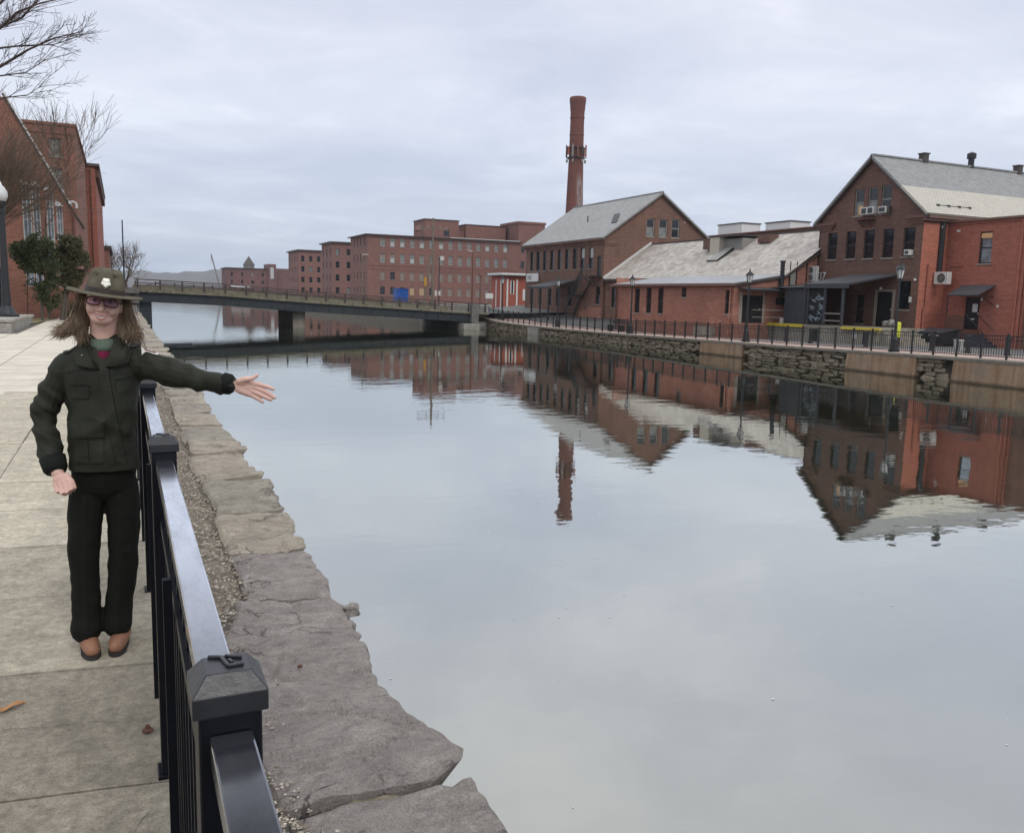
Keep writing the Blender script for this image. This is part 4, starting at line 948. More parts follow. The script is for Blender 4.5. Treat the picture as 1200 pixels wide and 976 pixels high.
# ------------------------------------------------------------------ middle gabled building
mbd = thing('slate_roofed_mill', 'brown brick gabled mill with long grey slate roof and outside iron stair', 'building', (42, 80, 0))
XM = 42.0; YE = 89.3
yl = [87.28, 85.68, 84.05, 82.32, 80.61, 78.92, 77.24, 75.63, 73.89]
ups = [(y, y+.88, 4.66, 6.73) for y in yl]
lows = [(80.7, 81.5, .9, 2.75), (82.6, 83.4, .9, 2.75), (85.0, 85.8, .9, 2.9), (87.2, 88.0, .9, 2.9), (72.35, 73.2, 1.2, 2.9), (78.1, 78.9, .9, 2.75)]
wall(mbd, 'W', XM, [(YE, -1), (YE, 7.6), (YM, 7.6), (YM, -1)], ups+lows+[(72.3, 73.1, 3.92, 5.8)], .16, 'midbrick')
for i, h in enumerate(ups): window(mbd, 'W', XM, *h, .14, 'darkframe', 'glass', 1, 2, .06, 'stonesill', upper='blind_sky' if i in (8, 7) else None)  # pale upper panes on two windows paint in a bright sky reflection
for h in lows: window(mbd, 'W', XM, *h, .14, 'darkframe', 'glass', 1, 2, .06, 'stonesill')
door(mbd, 'W', XM, 72.3, 73.1, 3.92, 5.8, 'darkgrey')
gw = [(46.61, 47.56, 7.85, 9.58), (48.07, 49.06, 7.85, 9.63), (49.52, 50.5, 7.85, 9.7)]
wall(mbd, 'S', YM, [(XM, -1), (XM, 7.6), (48.2, 12.0), (54.3, 7.6), (54.3, -1)], gw, .16, 'midbrick', 'gable_wall')
for i, h in enumerate(gw): window(mbd, 'S', YM, *h, .13, 'frame', 'glass_grey' if i < 2 else 'glass', 1, 2, .11, 'stonesill', upper='glass')
wall(mbd, 'S', YE, [(XM, -1), (XM, 7.6), (48.2, 12.0), (54.3, 7.6), (54.3, -1)], (), .16, 'midbrick', 'gable_wall')
MB().box(54.2, 54.3, YM, YE, -1, 7.6).build('wall', 'midbrick', mbd)
MB().slab([(48.15, YM-.3, 12.16), (48.15, YE+.3, 12.16), (41.55, YE+.3, 7.52), (41.55, YM-.3, 7.52)], .14).build('roof', 'slate_y', mbd)
MB().slab([(48.16, YM-.3, 12.16), (48.16, YE+.3, 12.16), (54.75, YE+.3, 7.52), (54.75, YM-.3, 7.52)], .14).build('roof', 'slate_y', mbd)
MB().obox((48.15, YM-.32, 12.17), (48.15, YE+.32, 12.17), .25, .1).build('ridge', 'slate_y', mbd)
for sx in (41.55, 54.75): MB().obox((48.15, YM-.2, 11.97), (sx, YM-.2, 7.33), .2, .18, (0, 1, 0)).build('rake_board', 'darkroof', mbd)
MB().box(41.62, 41.98, YM-.25, YE+.2, 7.28, 7.46).box(41.8, 41.98, YM-.1, YE+.1, 7.1, 7.28).box(41.9, 41.98, YM, YE, 6.92, 7.1).build('eave_corbel', 'midbrick', mbd)
MB().box(XM, 43.6, YM-.1, YM-.003, 7.0, 7.3).box(XM, 43.4, YM-.06, YM-.003, 6.8, 7.0).build('corner_corbel', 'midbrick', mbd)
MB().box(41.965, 41.998, 72.0, 74.6, -.6, .94).box(41.96, 41.998, 74.62, 76.4, -.6, .6).build('stucco_patch', 'lowbrick', mbd)
MB().slab([(43.7, 72.6, 9.12), (43.7, 73.6, 9.12), (45.2, 75.6, 10.2), (45.2, 74.6, 10.2)], .22).build('skylight', 'black', mbd)
MB().tube([(44.6, 79.9, 9.4), (44.6, 79.9, 10.3)], .06, 6).build('roof_pipe', 'black', mbd)
MB().box(XM+8.9, XM+9.0, YM-.16, YM-.003, 9.35, 9.45).build('wall_lamp', 'whitemetal', mbd)
cnp = MB(); cnp.slab([(XM, 76.9, 3.62), (XM, 81.6, 3.62), (38.7, 81.6, 2.86), (38.7, 76.9, 2.86)], .1); cnp.build('canopy', 'canopy', mbd)
MB().box(38.64, 38.7, 76.88, 81.62, 2.62, 2.86).build('canopy_fascia', 'darkgrey', mbd)
for yy in (77.0, 78.9, 80.9): MB().box(38.75, 38.89, yy-.07, yy+.07, -.6, 2.7).build('canopy_post', 'black', mbd)
st = MB()
st.box(40.7, XM-.003, 72.1, 73.6, 3.82, 3.9)
for x in (40.75, 41.85):
    st.obox((x, 73.6, 3.86), (x, 75.5, 2.0), .06, .2); st.obox((x, 76.0, 2.0), (x, 77.3, 0), .06, .2)
st.box(40.7, XM-.003, 75.4, 76.1, 1.94, 2.02)
for k in range(9):
    t = (k+.5)/9; y = 73.6+1.9*t; z = 3.86-1.86*t; st.box(40.78, 41.82, y-.11, y+.11, z-.02, z+.02)
    y = 76.0+1.3*t; z = 2.0-2.0*t; st.box(40.78, 41.82, y-.09, y+.09, z-.02, z+.02)
st.build('stair_flight', 'black', mbd)
sr = MB()
for d in (.5, 1.0):
    sr.tube([(40.72, 72.1, 3.9+d), (40.72, 73.6, 3.9+d), (40.72, 75.5, 2.0+d), (40.72, 76.0, 2.0+d), (40.72, 77.3, d)], .025, 5)
for y, z in ((72.1, 3.9), (72.85, 3.9), (73.6, 3.9), (74.5, 3.0), (75.5, 2.0), (76.0, 2.0), (77.3, 0)): sr.box(40.70, 40.74, y-.02, y+.02, z, z+1.0)
for k in range(22):
    t = k/21; y = 73.6+1.9*t; z = 3.86-1.86*t; sr.box(40.71, 40.73, y-.012, y+.012, z, z+1.0)
sr.obox((41.9, 72.6, 2.9), (40.8, 72.6, 3.8), .06, .06).obox((41.9, 73.5, 2.9), (40.8, 73.5, 3.8), .06, .06)
sr.build('stair_railing', 'black', mbd)
sg = thing('wall_sign', 'white rectangular sign with grey lettering on the end of the slate roofed mill', 'sign', (41.9, 87, 3.5))
MB().box(41.78, 41.9, 85.65, 88.6, 3.48, 4.38).build('panel', 'whitetrim', sg)
tx = bpy.data.curves.new('letters', 'FONT'); tx.body = 'RIE'; tx.size = .72; tx.extrude = .01
to = bpy.data.objects.new('tmp', tx); COL.objects.link(to); bpy.context.view_layer.update()
tm = bpy.data.meshes.new_from_object(to.evaluated_get(bpy.context.evaluated_depsgraph_get())); bpy.data.objects.remove(to)
tm.materials.clear(); tm.materials.append(M['frame'])
link('lettering', tm, sg, mw=Matrix.Translation((41.765, 88.3, 3.68)) @ WROT['W'] @ Matrix.Rotation(R(90), 4, 'X') @ Matrix.Diagonal((1.15, 1, 1, 1)))

# ------------------------------------------------------------------ factory chimney
n = NT('stack brick with lime stain'); base_m = M['stackbrick']
sp = n.new('ShaderNodeSeparateXYZ'); n.l(n.co.outputs['Object'], sp.inputs[0])
cb = n.new('ShaderNodeCombineXYZ'); n.l(n.math('ADD', sp.outputs[0], sp.outputs[1]), cb.inputs[0]); n.l(sp.outputs[2], cb.inputs[1])
bt = n.new('ShaderNodeTexBrick'); n.l(cb.outputs[0], bt.inputs['Vector'])
for k_, v_ in (('Scale', 1), ('Brick Width', .5), ('Row Height', .16), ('Mortar Size', .012)): bt.inputs[k_].default_value = v_
bt.inputs['Color1'].default_value = (.215, .072, .052, 1); bt.inputs['Color2'].default_value = (.17, .060, .046, 1); bt.inputs['Mortar'].default_value = (.15, .085, .07, 1)
c_ = n.mix(n.ramp(n.noise(.5, 6, .65, n.map((1, 1, .35))), [(.42, 0.), (.7, .6)]), bt.outputs[0], (.095, .048, .04))
side_ = n.ramp(n.math('SUBTRACT', n.math('MULTIPLY', n.math('SUBTRACT', sp.outputs[0], 81.34), .88), n.math('MULTIPLY', n.math('SUBTRACT', sp.outputs[1], 151.27), .47)), [(.1, 0.), (.6, 1.)])
hz1 = n.ramp(n.math('MULTIPLY', n.math('SUBTRACT', sp.outputs[2], 17.0), .1), [(.0, .5), (.15, 1.), (.7, .9), (.95, 0.)])
st_ = n.math('MULTIPLY', n.math('MULTIPLY', side_, hz1), n.ramp(n.noise(.8, 8, .75, n.map((1.5, 1.5, .45))), [(.38, 0.), (.6, .85)]))
n.col(n.mix(st_, c_, (.36, .33, .31))); n.rough(.9); n.bump(n.noise(8, 4, .6), .3, .03); M['stack'] = n.m
ch = thing('factory_chimney', 'tall round red brick factory chimney ringed with antennas', 'chimney', (81.34, 151.27, 0))
prof = [(2.15, -1), (2.05, 4), (1.75, 17), (1.55, 24), (1.40, 29.5), (1.33, 35.5), (1.36, 37.4), (1.46, 38.2), (1.46, 38.5), (1.58, 39.3), (1.60, 40.0), (1.45, 40.15), (1.2, 40.15), (1.2, 39.0)]
MB().lathe(81.34, 151.27, prof, 40).build('shaft', 'stack', ch, True)
for zz in (36.2, 33.0): MB().lathe(81.34, 151.27, [(1.36, zz), (1.42, zz+.05), (1.42, zz+.25), (1.36, zz+.3)], 40).build('band', 'stackbrick', ch)
MB().lathe(81.34, 151.27, [(1.55, 28.7), (1.75, 28.72), (1.75, 28.9), (1.5, 28.92)], 32).lathe(81.34, 151.27, [(1.5, 30.6), (1.7, 30.62), (1.7, 30.75), (1.5, 30.77)], 32).build('antenna_ring', 'bridgerail', ch)
for k in range(12):
    t = k*math.pi/6+.2; c_, s_ = math.cos(t), math.sin(t); r = 1.95
    h0, h1 = (28.9, 31.2) if k % 3 else (29.3, 30.8)
    m = MB(); m.obox((81.34+r*c_, 151.27+r*s_, h0), (81.34+r*c_, 151.27+r*s_, h1), .36, .16, (c_, s_, 0)); m.build('antenna', ('stackbrick', 'bridgerail', 'boothbrick', 'frame')[k % 4], ch)
    if k % 2: MB().box(81.34+1.8*c_-.14, 81.34+1.8*c_+.14, 151.27+1.8*s_-.14, 151.27+1.8*s_+.14, 27.9, 28.5).build('radio_box', 'frame', ch)

# ------------------------------------------------------------------ big mill and far buildings
ml = thing('long_mill', 'long rose brick four storey mill with flat roof behind the bridge', 'building', (48, 180, 0))
ROW = [(11.9, 13.55), (8.5, 10.25), (4.9, 6.4), (1.75, 3.2)]
hl_ = []; info = []
for i in range(14):
    x = 50.41+i*2.2
    for r, (z0, z1) in enumerate(ROW):
        hl_.append((x-.06, x+.98, z0-.05, z1+.12)); info.append((r, i))
wall(ml, 'S', 180, [(47.64, -1), (47.64, 14.1), (82.6, 14.1), (82.6, -1)], hl_, .2, 'millbrick')
for h, (r, i) in zip(hl_, info):
    if r < 2: window(ml, 'S', 180, *h, .2, 'paleframe', rnd.choice(('blind_sky', 'blind_sky', 'glass_grey')) if (i < 7 and r == 0) else rnd.choice(('glass_grey', 'board', 'glass_grey', 'blind_sky')), 1, 2, .1, 'stonesill', upper=rnd.choice(('glass_grey', 'board')))
    elif r == 2 and i != 1 or r == 3 and i > 5: window(ml, 'S', 180, *h, .12, 'board', 'board', 1, 1, .06, 'stonesill')
    elif r == 3 and i in (3, 4): window(ml, 'S', 180, *h, .12, 'plywood', 'plywood', 1, 1, .06, 'stonesill')
    else: window(ml, 'S', 180, *h, .16, 'darkframe', 'glass', 2, 2, .1, 'stonesill')
hw = [(y, y+.9, z0, z1) for y in (182.2, 185.2, 188.2, 191.2) for z0, z1 in ROW]
wall(ml, 'W', 47.64, [(195, -1), (195, 14.1), (180, 14.1), (180, -1)], hw, .2, 'millbrick')
for i, h in enumerate(hw): window(ml, 'W', 47.64, *h, .16, 'frame' if i % 4 < 2 else 'board', 'glass_grey' if i % 4 < 2 else 'board', 1, 2, .1, 'stonesill')
MB().box(47.0, 83.2, 179.4, 195.6, 14.1, 14.3).build('roof', 'darkroof', ml); MB().box(66, 82.6, 179.34, 180.0, 14.3, 14.42).build('roof_edge_snow', 'whitetrim', ml).name = 'pale_roof_edge'
MB().box(47.3, 82.6, 179.8, 179.997, 13.75, 14.1).box(47.64, 82.6, 179.9, 179.997, 7.75, 8.0).box(47.64, 82.6, 179.92, 179.997, 7.0, 7.15).build('brick_band', 'millbrick', ml)
ph = MB().box(61.6, 69.6, 184, 192, 14.3, 18.4).build('penthouse', 'millbrick', ml); MB().box(61.4, 69.8, 183.8, 192.2, 18.4, 18.55).build('roof', 'darkroof', ph); MB().box(66.0, 67.3, 183.97, 183.99, 15.0, 16.4).build('window', 'glass', ph)
ph = MB().box(72.1, 82.1, 186, 194, 14.3, 17.9).build('penthouse', 'millbrick', ml); MB().box(71.9, 82.3, 185.8, 194.2, 17.9, 18.05).build('roof', 'darkroof', ph)
MB().box(69.6, 72.1, 187, 192, 14.3, 16.4).build('penthouse_link', 'millbrick2', ml)
MB().lathe(59.3, 182, [(.55, 14.3), (.55, 15.6), (.8, 15.7), (.5, 16.4), (.1, 16.6)], 10).build('roof_cupola', 'millbrick2', ml)
tw = MB().box(82.62, 89.3, 180.0, 190, -1, 18.4).build('stair_tower', 'millbrick2', ml); MB().box(82.4, 89.5, 179.8, 190.2, 18.4, 18.9).build('parapet', 'millbrick', tw)
for z0 in (11.9, 8.4): MB().box(83.4, 84.2, 179.96, 179.998, z0, z0+1.6).build('window', 'glass', tw)
def farblock(x0, x1, y0, y1, top, rows, nS, nW, label, mat, name='mill_block', grp='far mill blocks beyond the bridge'):
    t = thing(name, label, 'building', (x0, y0, 0), grp)
    hS = [(x0+(x1-x0)*(i+.5)/nS-.5, x0+(x1-x0)*(i+.5)/nS+.5, z, z+1.7) for i in range(nS) for z in rows]
    hW = [(y0+(y1-y0)*(i+.5)/nW-.5, y0+(y1-y0)*(i+.5)/nW+.5, z, z+1.7) for i in range(nW) for z in rows]
    wall(t, 'S', y0, [(x0, -1), (x0, top), (x1, top), (x1, -1)], hS, .25, mat); wall(t, 'W', x0, [(y1, -1), (y1, top), (y0, top), (y0, -1)], hW, .25, mat)
    for h in hS: window(t, 'S', y0, *h, .2, 'darkframe', 'glass' if rnd.random() < .7 else 'glass_grey', 1, 2, .08, 'stonesill')
    for h in hW: window(t, 'W', x0, *h, .2, 'darkframe', 'glass_grey', 1, 2, .08, 'stonesill')
    MB().box(x0-.6, x1+.6, y0-.6, y1+.6, top, top+.35).build('roof', 'darkroof', t)
    return t
farblock(51.17, 63, 230, 243, 14.95, (1.6, 5.0, 8.4, 11.8), 4, 3, 'dark rose brick mill block just left of the long mill', 'millbrick2')
farblock(49.82, 62, 270, 288, 14.4, (1.6, 4.8, 8.0, 11.2), 5, 4, 'rose brick mill block second left of the long mill', 'millbrick')
t = farblock(42.2, 60, 400, 420, 11.6, (1.5, 4.9, 8.2), 4, 3, 'low dark red brick block with pale windows, farthest left beyond the bridge', 'farbrick')
MB().box(60, 63.5, 399, 412, -1, 14.0).build('tower', 'farbrick', t); MB().box(61, 62.4, 398.9, 398.99, 7.5, 12.5).build('stair_window', 'blind_sky', t); MB().box(63.5, 72, 401, 414, -1, 12.2).build('wing', 'farbrick', t)
MB().box(44, 52, 399.6, 399.9, 3.4, 4.2).build('white_van_row', 'whitetrim', t).name = 'pale_awning'
tag(t); sp_ = thing('church_tower', 'small pointed grey church turret rising behind the far red brick block', 'tower', (62, 480, 0))
MB().box(60, 65, 480, 485, 0, 15.5).build('shaft', 'parapet', sp_); MB().prism([(59.6, 479.6, 15.5), (65.4, 479.6, 15.5), (62.5, 482.5, 20)], (0, 0, .01)).add([(59.6, 479.6, 15.5), (65.4, 479.6, 15.5), (65.4, 485.4, 15.5), (59.6, 485.4, 15.5), (62.5, 482.5, 20.5)], [(0, 1, 4), (1, 2, 4), (2, 3, 4), (3, 0, 4)]).build('spire', 'darkroof', sp_)
tag(MB().tube([(40.5, 405, 0), (36.5, 405, 17.5)], .3, 5).tube([(36.5, 405, 17.5), (36.4, 405, 14)], .1, 4).build('crane_jib', 'frame'), 'thin leaning crane jib left of the farthest red brick block', 'crane')

# booth, signs, poles beyond the fence
bo = thing('brick_booth', 'small bright red brick booth with white trim and flat white edged roof', 'booth', (47.5, 105, 0))
MB().box(46.2, 49.8, 105, 109, -.4, 4.5).build('wall', 'boothbrick', bo)
MB().box(45.7, 50.0, 104.4, 109.4, 4.5, 4.62).build('soffit', 'darkroof', bo); MB().box(45.7, 50.0, 104.4, 109.4, 4.62, 4.88).build('roof', 'whitetrim', bo)
for x in (46.75, 48.0 + .15): MB().box(x-.11, x+.11, 104.93, 104.997, .3, 4.1).build('pilaster', 'whitetrim', bo)
for x in (47.25, 47.65): MB().box(x-.07, x+.07, 104.94, 104.997, 2.1, 3.9).build('window_frame', 'whitetrim', bo)
MB().box(47.32, 47.58, 104.96, 104.99, 2.2, 3.8).build('pane', 'glass', bo); MB().box(49.0, 49.45, 104.9, 104.99, 1.3, 2.8).build('notice_board', 'whitetrim', bo)
for y in (105.8, 107.4): MB().box(46.14, 46.197, y-.12, y+.12, .3, 4.0).build('pilaster', 'whitetrim', bo)
ws = thing('white_sign', 'small white sign panel on two posts left of the brick booth', 'sign', (44.2, 105, 0))
MB().box(43.65, 44.7, 104.95, 105.0, 1.47, 2.14).build('panel', 'whitetrim', ws)
for x in (43.8, 44.55): MB().box(x-.04, x+.04, 105.0, 105.06, -.3, 2.0).build('post', 'frame', ws)
um = thing('white_canopy_stand', 'white covered stand beside the slate roofed mill', 'stand', (44.8, 92, 0))
MB().add([(44.1, 91.3, 1.7), (45.5, 91.3, 1.7), (45.5, 92.7, 1.7), (44.1, 92.7, 1.7), (44.5, 91.7, 2.35), (45.1, 91.7, 2.35), (45.1, 92.3, 2.35), (44.5, 92.3, 2.35)], [(0, 1, 5, 4), (1, 2, 6, 5), (2, 3, 7, 6), (3, 0, 4, 7), (4, 5, 6, 7)]).build('cover', 'whitetrim', um)
MB().box(44.2, 45.4, 91.4, 92.6, -.3, 1.2).build('counter', 'darkgrey', um)
for x in (44.2, 45.4): MB().box(x-.04, x+.04, 91.35, 91.43, 1.2, 1.7).build('post', 'frame', um)
bc = thing('blue_container', 'bright blue container standing on the road behind the bridge railing', 'container', (30.8, 100, .6))
m = MB()
for k in range(8): m.box(30.05+.175*k, 30.05+.175*(k+1), 100-.03*(k % 2), 101.6, .85, 2.35)
m.build('body', 'bluebox', bc); MB().box(30.0, 31.5, 99.9, 101.7, 2.35, 2.42).build('rim', 'bluebox', bc)
def pole(name, x, y, z0, z1, r, mat, label, cat, extra=None, group=None):
    t = thing(name, label, cat, (x, y, z0), group); MB().tube([(x, y, z0-.6), (x, y, z1)], [r, r*.7], 8).build('pole', mat, t)
    if extra: extra(t)
    return t
def xarm(t):
    MB().obox((31.0, 95, 9.3), (34.6, 95, 9.2), .12, .14).build('cross_arm', 'wood', t)
    for x in (31.2, 32.2, 33.6, 34.4): MB().lathe(x, 95, [(.06, 9.34), (.09, 9.45), (.05, 9.6)], 6).build('insulator', 'frame', t)
    MB().lathe(33.1, 94.7, [(.05, 1.6), (.14, 1.62), (.14, 2.2), (.05, 2.25)], 8).build('meter', 'whitemetal', t)
pole('utility_pole', 32.8, 95, .2, 10.45, .17, 'wood', 'tall weathered wooden utility pole with cross arm behind the bridge', 'utility pole', xarm)
tag(MB().tube([(31.7, 95, .2), (32.5, 95, 6.3)], [.14, .11], 8).build('brace_pole', 'wood'), 'leaning wooden brace pole propped against the tall utility pole', 'pole')
pole('floodlight_pole', 33.6, 95, .2, 6.1, .07, 'black', 'slim dark pole with square white floodlight right of the utility pole', 'lamp post', lambda t: MB().box(33.65, 34.1, 94.8, 95.2, 5.75, 6.2).build('floodlight', 'whitemetal', t) and MB().box(33.5, 33.72, 94.85, 94.95, 1.7, 2.2).build('box', 'whitemetal', t), 'light poles beyond the bridge')
pole('cobra_lamp_pole', 37.75, 95, .2, 6.9, .09, 'rust', 'rusty brown street light pole with short arm, left of the booth', 'lamp post', lambda t: MB().obox((37.75, 95, 6.9), (37.2, 95, 7.0), .1, .08).build('lamp_arm', 'whitemetal', t), 'light poles beyond the bridge')
pole('short_lamp_pole', 38.77, 95, 0, 4.0, .05, 'black', 'short black light pole with small flat head near the bridge end', 'lamp post', lambda t: MB().box(38.6, 38.95, 94.85, 95.15, 4.0, 4.1).build('lamp_head', 'black', t), 'light poles beyond the bridge')
pole('sign_post', 24.5, 95, .8, 6.0, .06, 'wood', 'pale light pole standing behind the middle of the bridge', 'lamp post', lambda t: MB().obox((24.5, 95, 6.0), (25.2, 95, 6.05), .1, .08).build('lamp_arm', 'whitemetal', t), 'light poles beyond the bridge')
tag(MB().box(31.72, 31.98, 94.7, 94.76, 2.75, 3.75).build('yellow_marker', 'yelsign'), 'small orange yellow marker panel fixed beside the leaning brace pole', 'marker')
for i in range(3): tag(MB().box(33.0+.8*i, 33.7+.8*i, 100, 100.8, .3, .9-.1*i).build('rubble_heap', 'parapet'), ('left', 'middle', 'right')[i]+' pale block of the three behind the right end of the bridge', 'block', 'blocks behind the bridge')

# ------------------------------------------------------------------ fence, lamps, bollards on the right bank
rf = thing('iron_fence', 'long black iron picket fence along the far canal walkway', 'fence', (33.9, 50, -.7))
ys = [17+1.2*i for i in range(54)]
pk = MB(); FX = 33.9
pm = MB().box(-.035, .035, -.035, .035, -.05, 1.08).box(-.045, .045, -.045, .045, 1.08, 1.11).mesh('post', 'black')
rms = [MB().box(-.02, .02, .035, 1.165, a_, b_).mesh('rail', 'black') for a_, b_ in ((.98, 1.02), (.10, .14), (.82, .85))]
for i, y in enumerate(ys):
    link('post', pm, rf, mw=Matrix.Translation((FX, y, zr(y))))
    if i < len(ys)-1:
        dz = zr(ys[i+1])-zr(y); sh_ = Matrix.Identity(4); sh_[2][1] = dz/1.2
        for rm in rms: link('rail', rm, rf, mw=Matrix.Translation((FX, y, zr(y))) @ sh_)
        for k in range(1, 10):
            yy = y+k*.12; pk.box(FX-.009, FX+.009, yy-.009, yy+.009, zr(yy)+.10, zr(yy)+.98)
pk.build('pickets', 'black', rf, kind='stuff')
y = ys[-1]
lp0 = None
def lamp(x, y, label):
    global lp0
    z = zr(y)
    if lp0 is None:
        t = thing('street_lamp', label, 'street lamp', (x, y, z), 'lantern street lamps on the far walkway')
        MB().lathe(x, y, [(.26, z), (.26, z+.12), (.2, z+.16), (.17, z+.62), (.12, z+.70), (.085, z+.8)], 8).build('base', 'black', t)
        MB().lathe(x, y, [(.07, z+.78), (.062, z+2.0), (.05, z+3.42), (.09, z+3.45), (.09, z+3.52), (.06, z+3.55)], 10).build('pole', 'black', t)
        MB().lathe(x, y, [(.11, z+3.55), (.2, z+3.98), (.2, z+4.0), (.1, z+4.0)], 6).build('lantern_glass', 'lampglass', t)
        c = MB()
        for k in range(6):
            a = k*math.pi/3; c.obox((x+.115*math.cos(a), y+.115*math.sin(a), z+3.55), (x+.205*math.cos(a), y+.205*math.sin(a), z+4.0), .025, .025)
        c.lathe(x, y, [(.05, z+3.5), (.125, z+3.54), (.125, z+3.57), (.05, z+3.57)], 6)
        c.build('lantern_cage', 'black', t)
        MB().lathe(x, y, [(.27, z+4.0), (.25, z+4.05), (.1, z+4.2), (.05, z+4.22), (.05, z+4.32), (.01, z+4.4)], 6).build('lantern_roof', 'black', t)
        lp0 = t; lp0['_'] = 0; del lp0['_']; lamp.o = (x, y, z); return t
    c = copy_tree(lp0, None, Matrix.Translation((x-lamp.o[0], y-lamp.o[1], z-lamp.o[2]))); c['label'] = label; return c
lamp(34.5, 30.55, 'black lantern street lamp in front of the brown building corner beside the yellow bollard')
lamp(34.5, 41.6, 'black lantern street lamp before the dark doorway of the low brick building')
lamp(34.5, 54.7, 'black lantern street lamp before the three narrow windows of the low brick building')
lamp(34.5, 66.6, 'black lantern street lamp before the small canopy of the slate roofed mill')
lamp(34.5, 78.6, 'black lantern street lamp in front of the brick booth, nearest the bridge')
b0 = None
for i, (y, w) in enumerate(((27.1, 'rightmost of the black bollards, before the red wall'), (29.2, 'black bollard below the litter bin and steps'), (31.3, 'black bollard in front of the dumpster'), (35.6, 'black bollard right of the paper notice on the dock'), (39.9, 'black bollard before the graffiti screen'), (42.0, 'leftmost of the black bollards, before the left yellow bumper'))):
    if b0 is None:
        b0 = thing('bollard', w, 'bollard', (38, y, zr(y)), 'bollards along the dock yard')
        MB().lathe(38, y, [(.15, zr(y)), (.15, zr(y)+.08), (.11, zr(y)+.12), (.11, zr(y)+.75), (.14, zr(y)+.78), (.14, zr(y)+.84), (.04, zr(y)+.92)], 12).build('shaft', 'black', b0); y0_ = y
    else: c = copy_tree(b0, None, Matrix.Translation((0, y-y0_, zr(y)-zr(y0_)))); c['label'] = w
bn = thing('bench', 'dark slatted bench on the far walkway near the slate roofed mill corner', 'bench', (36.0, 59.3, -.8))
for k in range(4): MB().box(35.8+.12*k, 35.9+.12*k, 58.4, 60.3, -.38, -.34).build('seat_slat', 'black', bn)
for k in range(3): MB().box(36.3+.02*k, 36.33+.02*k, 58.4, 60.3, -.22+.14*k, -.12+.14*k).build('back_slat', 'black', bn)
for y in (58.5, 60.2): MB().box(35.8, 36.35, y-.03, y+.03, -.83, -.38).build('leg', 'black', bn)

# ------------------------------------------------------------------ buildings on the left bank
la = thing('flat_roofed_block', 'tall flat roofed red brick block with two pale windows above the gabled hall', 'building', (-2.3, 60, 0))
wA = [(-3.72, -3.05, 9.42, 10.5), (-3.75, -3.05, 7.5, 8.75)]
wall(la, 'S', 60, [(-16, -.5), (-16, 11.25), (-2.3, 11.25), (-2.3, -.5)], wA, .2, 'leftbrick')
for h in wA: window(la, 'S', 60, *h, .15, 'frame', 'glass_grey', 2, 3, .07, 'stonesill')
wall(la, 'E', -2.3, [(60, -.5), (60, 11.25), (77, 11.25), (77, -.5)], (), .2, 'leftbrick')
wall(la, 'S', 77, [(-2.3, -.5), (-2.3, 11.1), (-1.62, 11.1), (-1.62, -.5)], (), .2, 'redpaint')
wall(la, 'E', -1.62, [(77, -.5), (77, 11.1), (104, 11.1), (104, -.5)], (), .2, 'redpaint', 'wall')
MB().box(-16.1, -2.18, 59.9, 77.1, 11.25, 11.4).build('roof', 'leftbrick', la); MB().box(-2.6, -1.3, 76.8, 104, 11.1, 11.3).build('roof', 'darkroof', la)
MB().box(-1.62, -1.36, 77.2, 104, 10.3, 11.1).build('cornice', 'rust', la)
MB().box(-16, -2.28, 59.93, 59.997, 10.75, 10.9).box(-16, -2.28, 59.95, 59.997, 5.4, 5.6).build('brick_band', 'leftbrick', la)
MB().tube([(-2.0, 76.9, 0), (-2.0, 76.9, 10.9)], .06, 6).build('downpipe', 'rust', la)
lc = thing('brick_annex', 'dark low brick annex beyond the red painted corner of the left block', 'building', (-1.4, 104, 0))
MB().box(-14, -1.2, 104.2, 125, -.5, 5.8).build('wall', 'leftbrick', lc); MB().box(-14.2, -.9, 104.0, 125.2, 5.8, 6.15).build('roof', 'darkroof', lc)
hc = thing('gabled_hall', 'red brick hall with steep white edged gable over tall mullioned glass', 'building', (-4.3, 50, 0))
rk = lambda x: 5.62+(-2.2-x)*1.90
panes = [(-4.42, -4.02), (-3.98, -3.62), (-3.36, -3.02), (-2.92, -2.62)]
hol = []
poly = [(-12, -.3), (-12, rk(-4.9)), (-4.9, rk(-4.9)), (-2.05, rk(-2.05)), (-2.05, -.3)]
MBq = MB()
wall(hc, 'S', 50, poly, [(a, b, 1.6, min(rk(b)-.75, 6.6)) for a, b in panes]+[(-6.5, -5.2, .3, 2.5)], .22, 'leftbrick')
for a, b in panes: window(hc, 'S', 50, a, b, 1.6, min(rk(b)-.75, 6.6), .18, 'whitetrim', 'glass_sky', 2, 6, .05, None)
window(hc, 'S', 50, -6.5, -5.2, .3, 2.5, .18, 'darkframe', 'glass', 2, 2, .06)
for k in range(4):
    a, b = panes[k]; m = MB(); m.prism([(a-.06, 49.96, min(rk(b)-.75, 6.6)), (b+.06, 49.96, min(rk(b)-.75, 6.6)), (a+.02, 49.96, min(rk(b)-.75, 6.6)+.34)], (0, .03, 0)); m.build('window_head', 'whitetrim', hc)
wall(hc, 'E', -2.05, [(50, -.3), (50, rk(-2.05)), (60, rk(-2.05)), (60, -.3)], (), .2, 'leftbrick')
MB().slab([(-4.95, 49.9, rk(-4.95)+.08), (-4.95, 60, rk(-4.95)+.08), (-1.95, 60, rk(-1.95)+.08), (-1.95, 49.9, rk(-1.95)+.08)], .1).build('roof', 'darkroof', hc)
m = MB(); p0, p1 = Vector((-4.95, 49.86, rk(-4.95)+.14)), Vector((-2.15, 49.86, rk(-2.15)+.14))
for k in range(18):
    a = p0.lerp(p1, k/18); b = p0.lerp(p1, (k+.8)/18); m.obox(a, b, .08, .13, (0, 1, 0))
m.build('rake_flashing', 'whitetrim', hc)
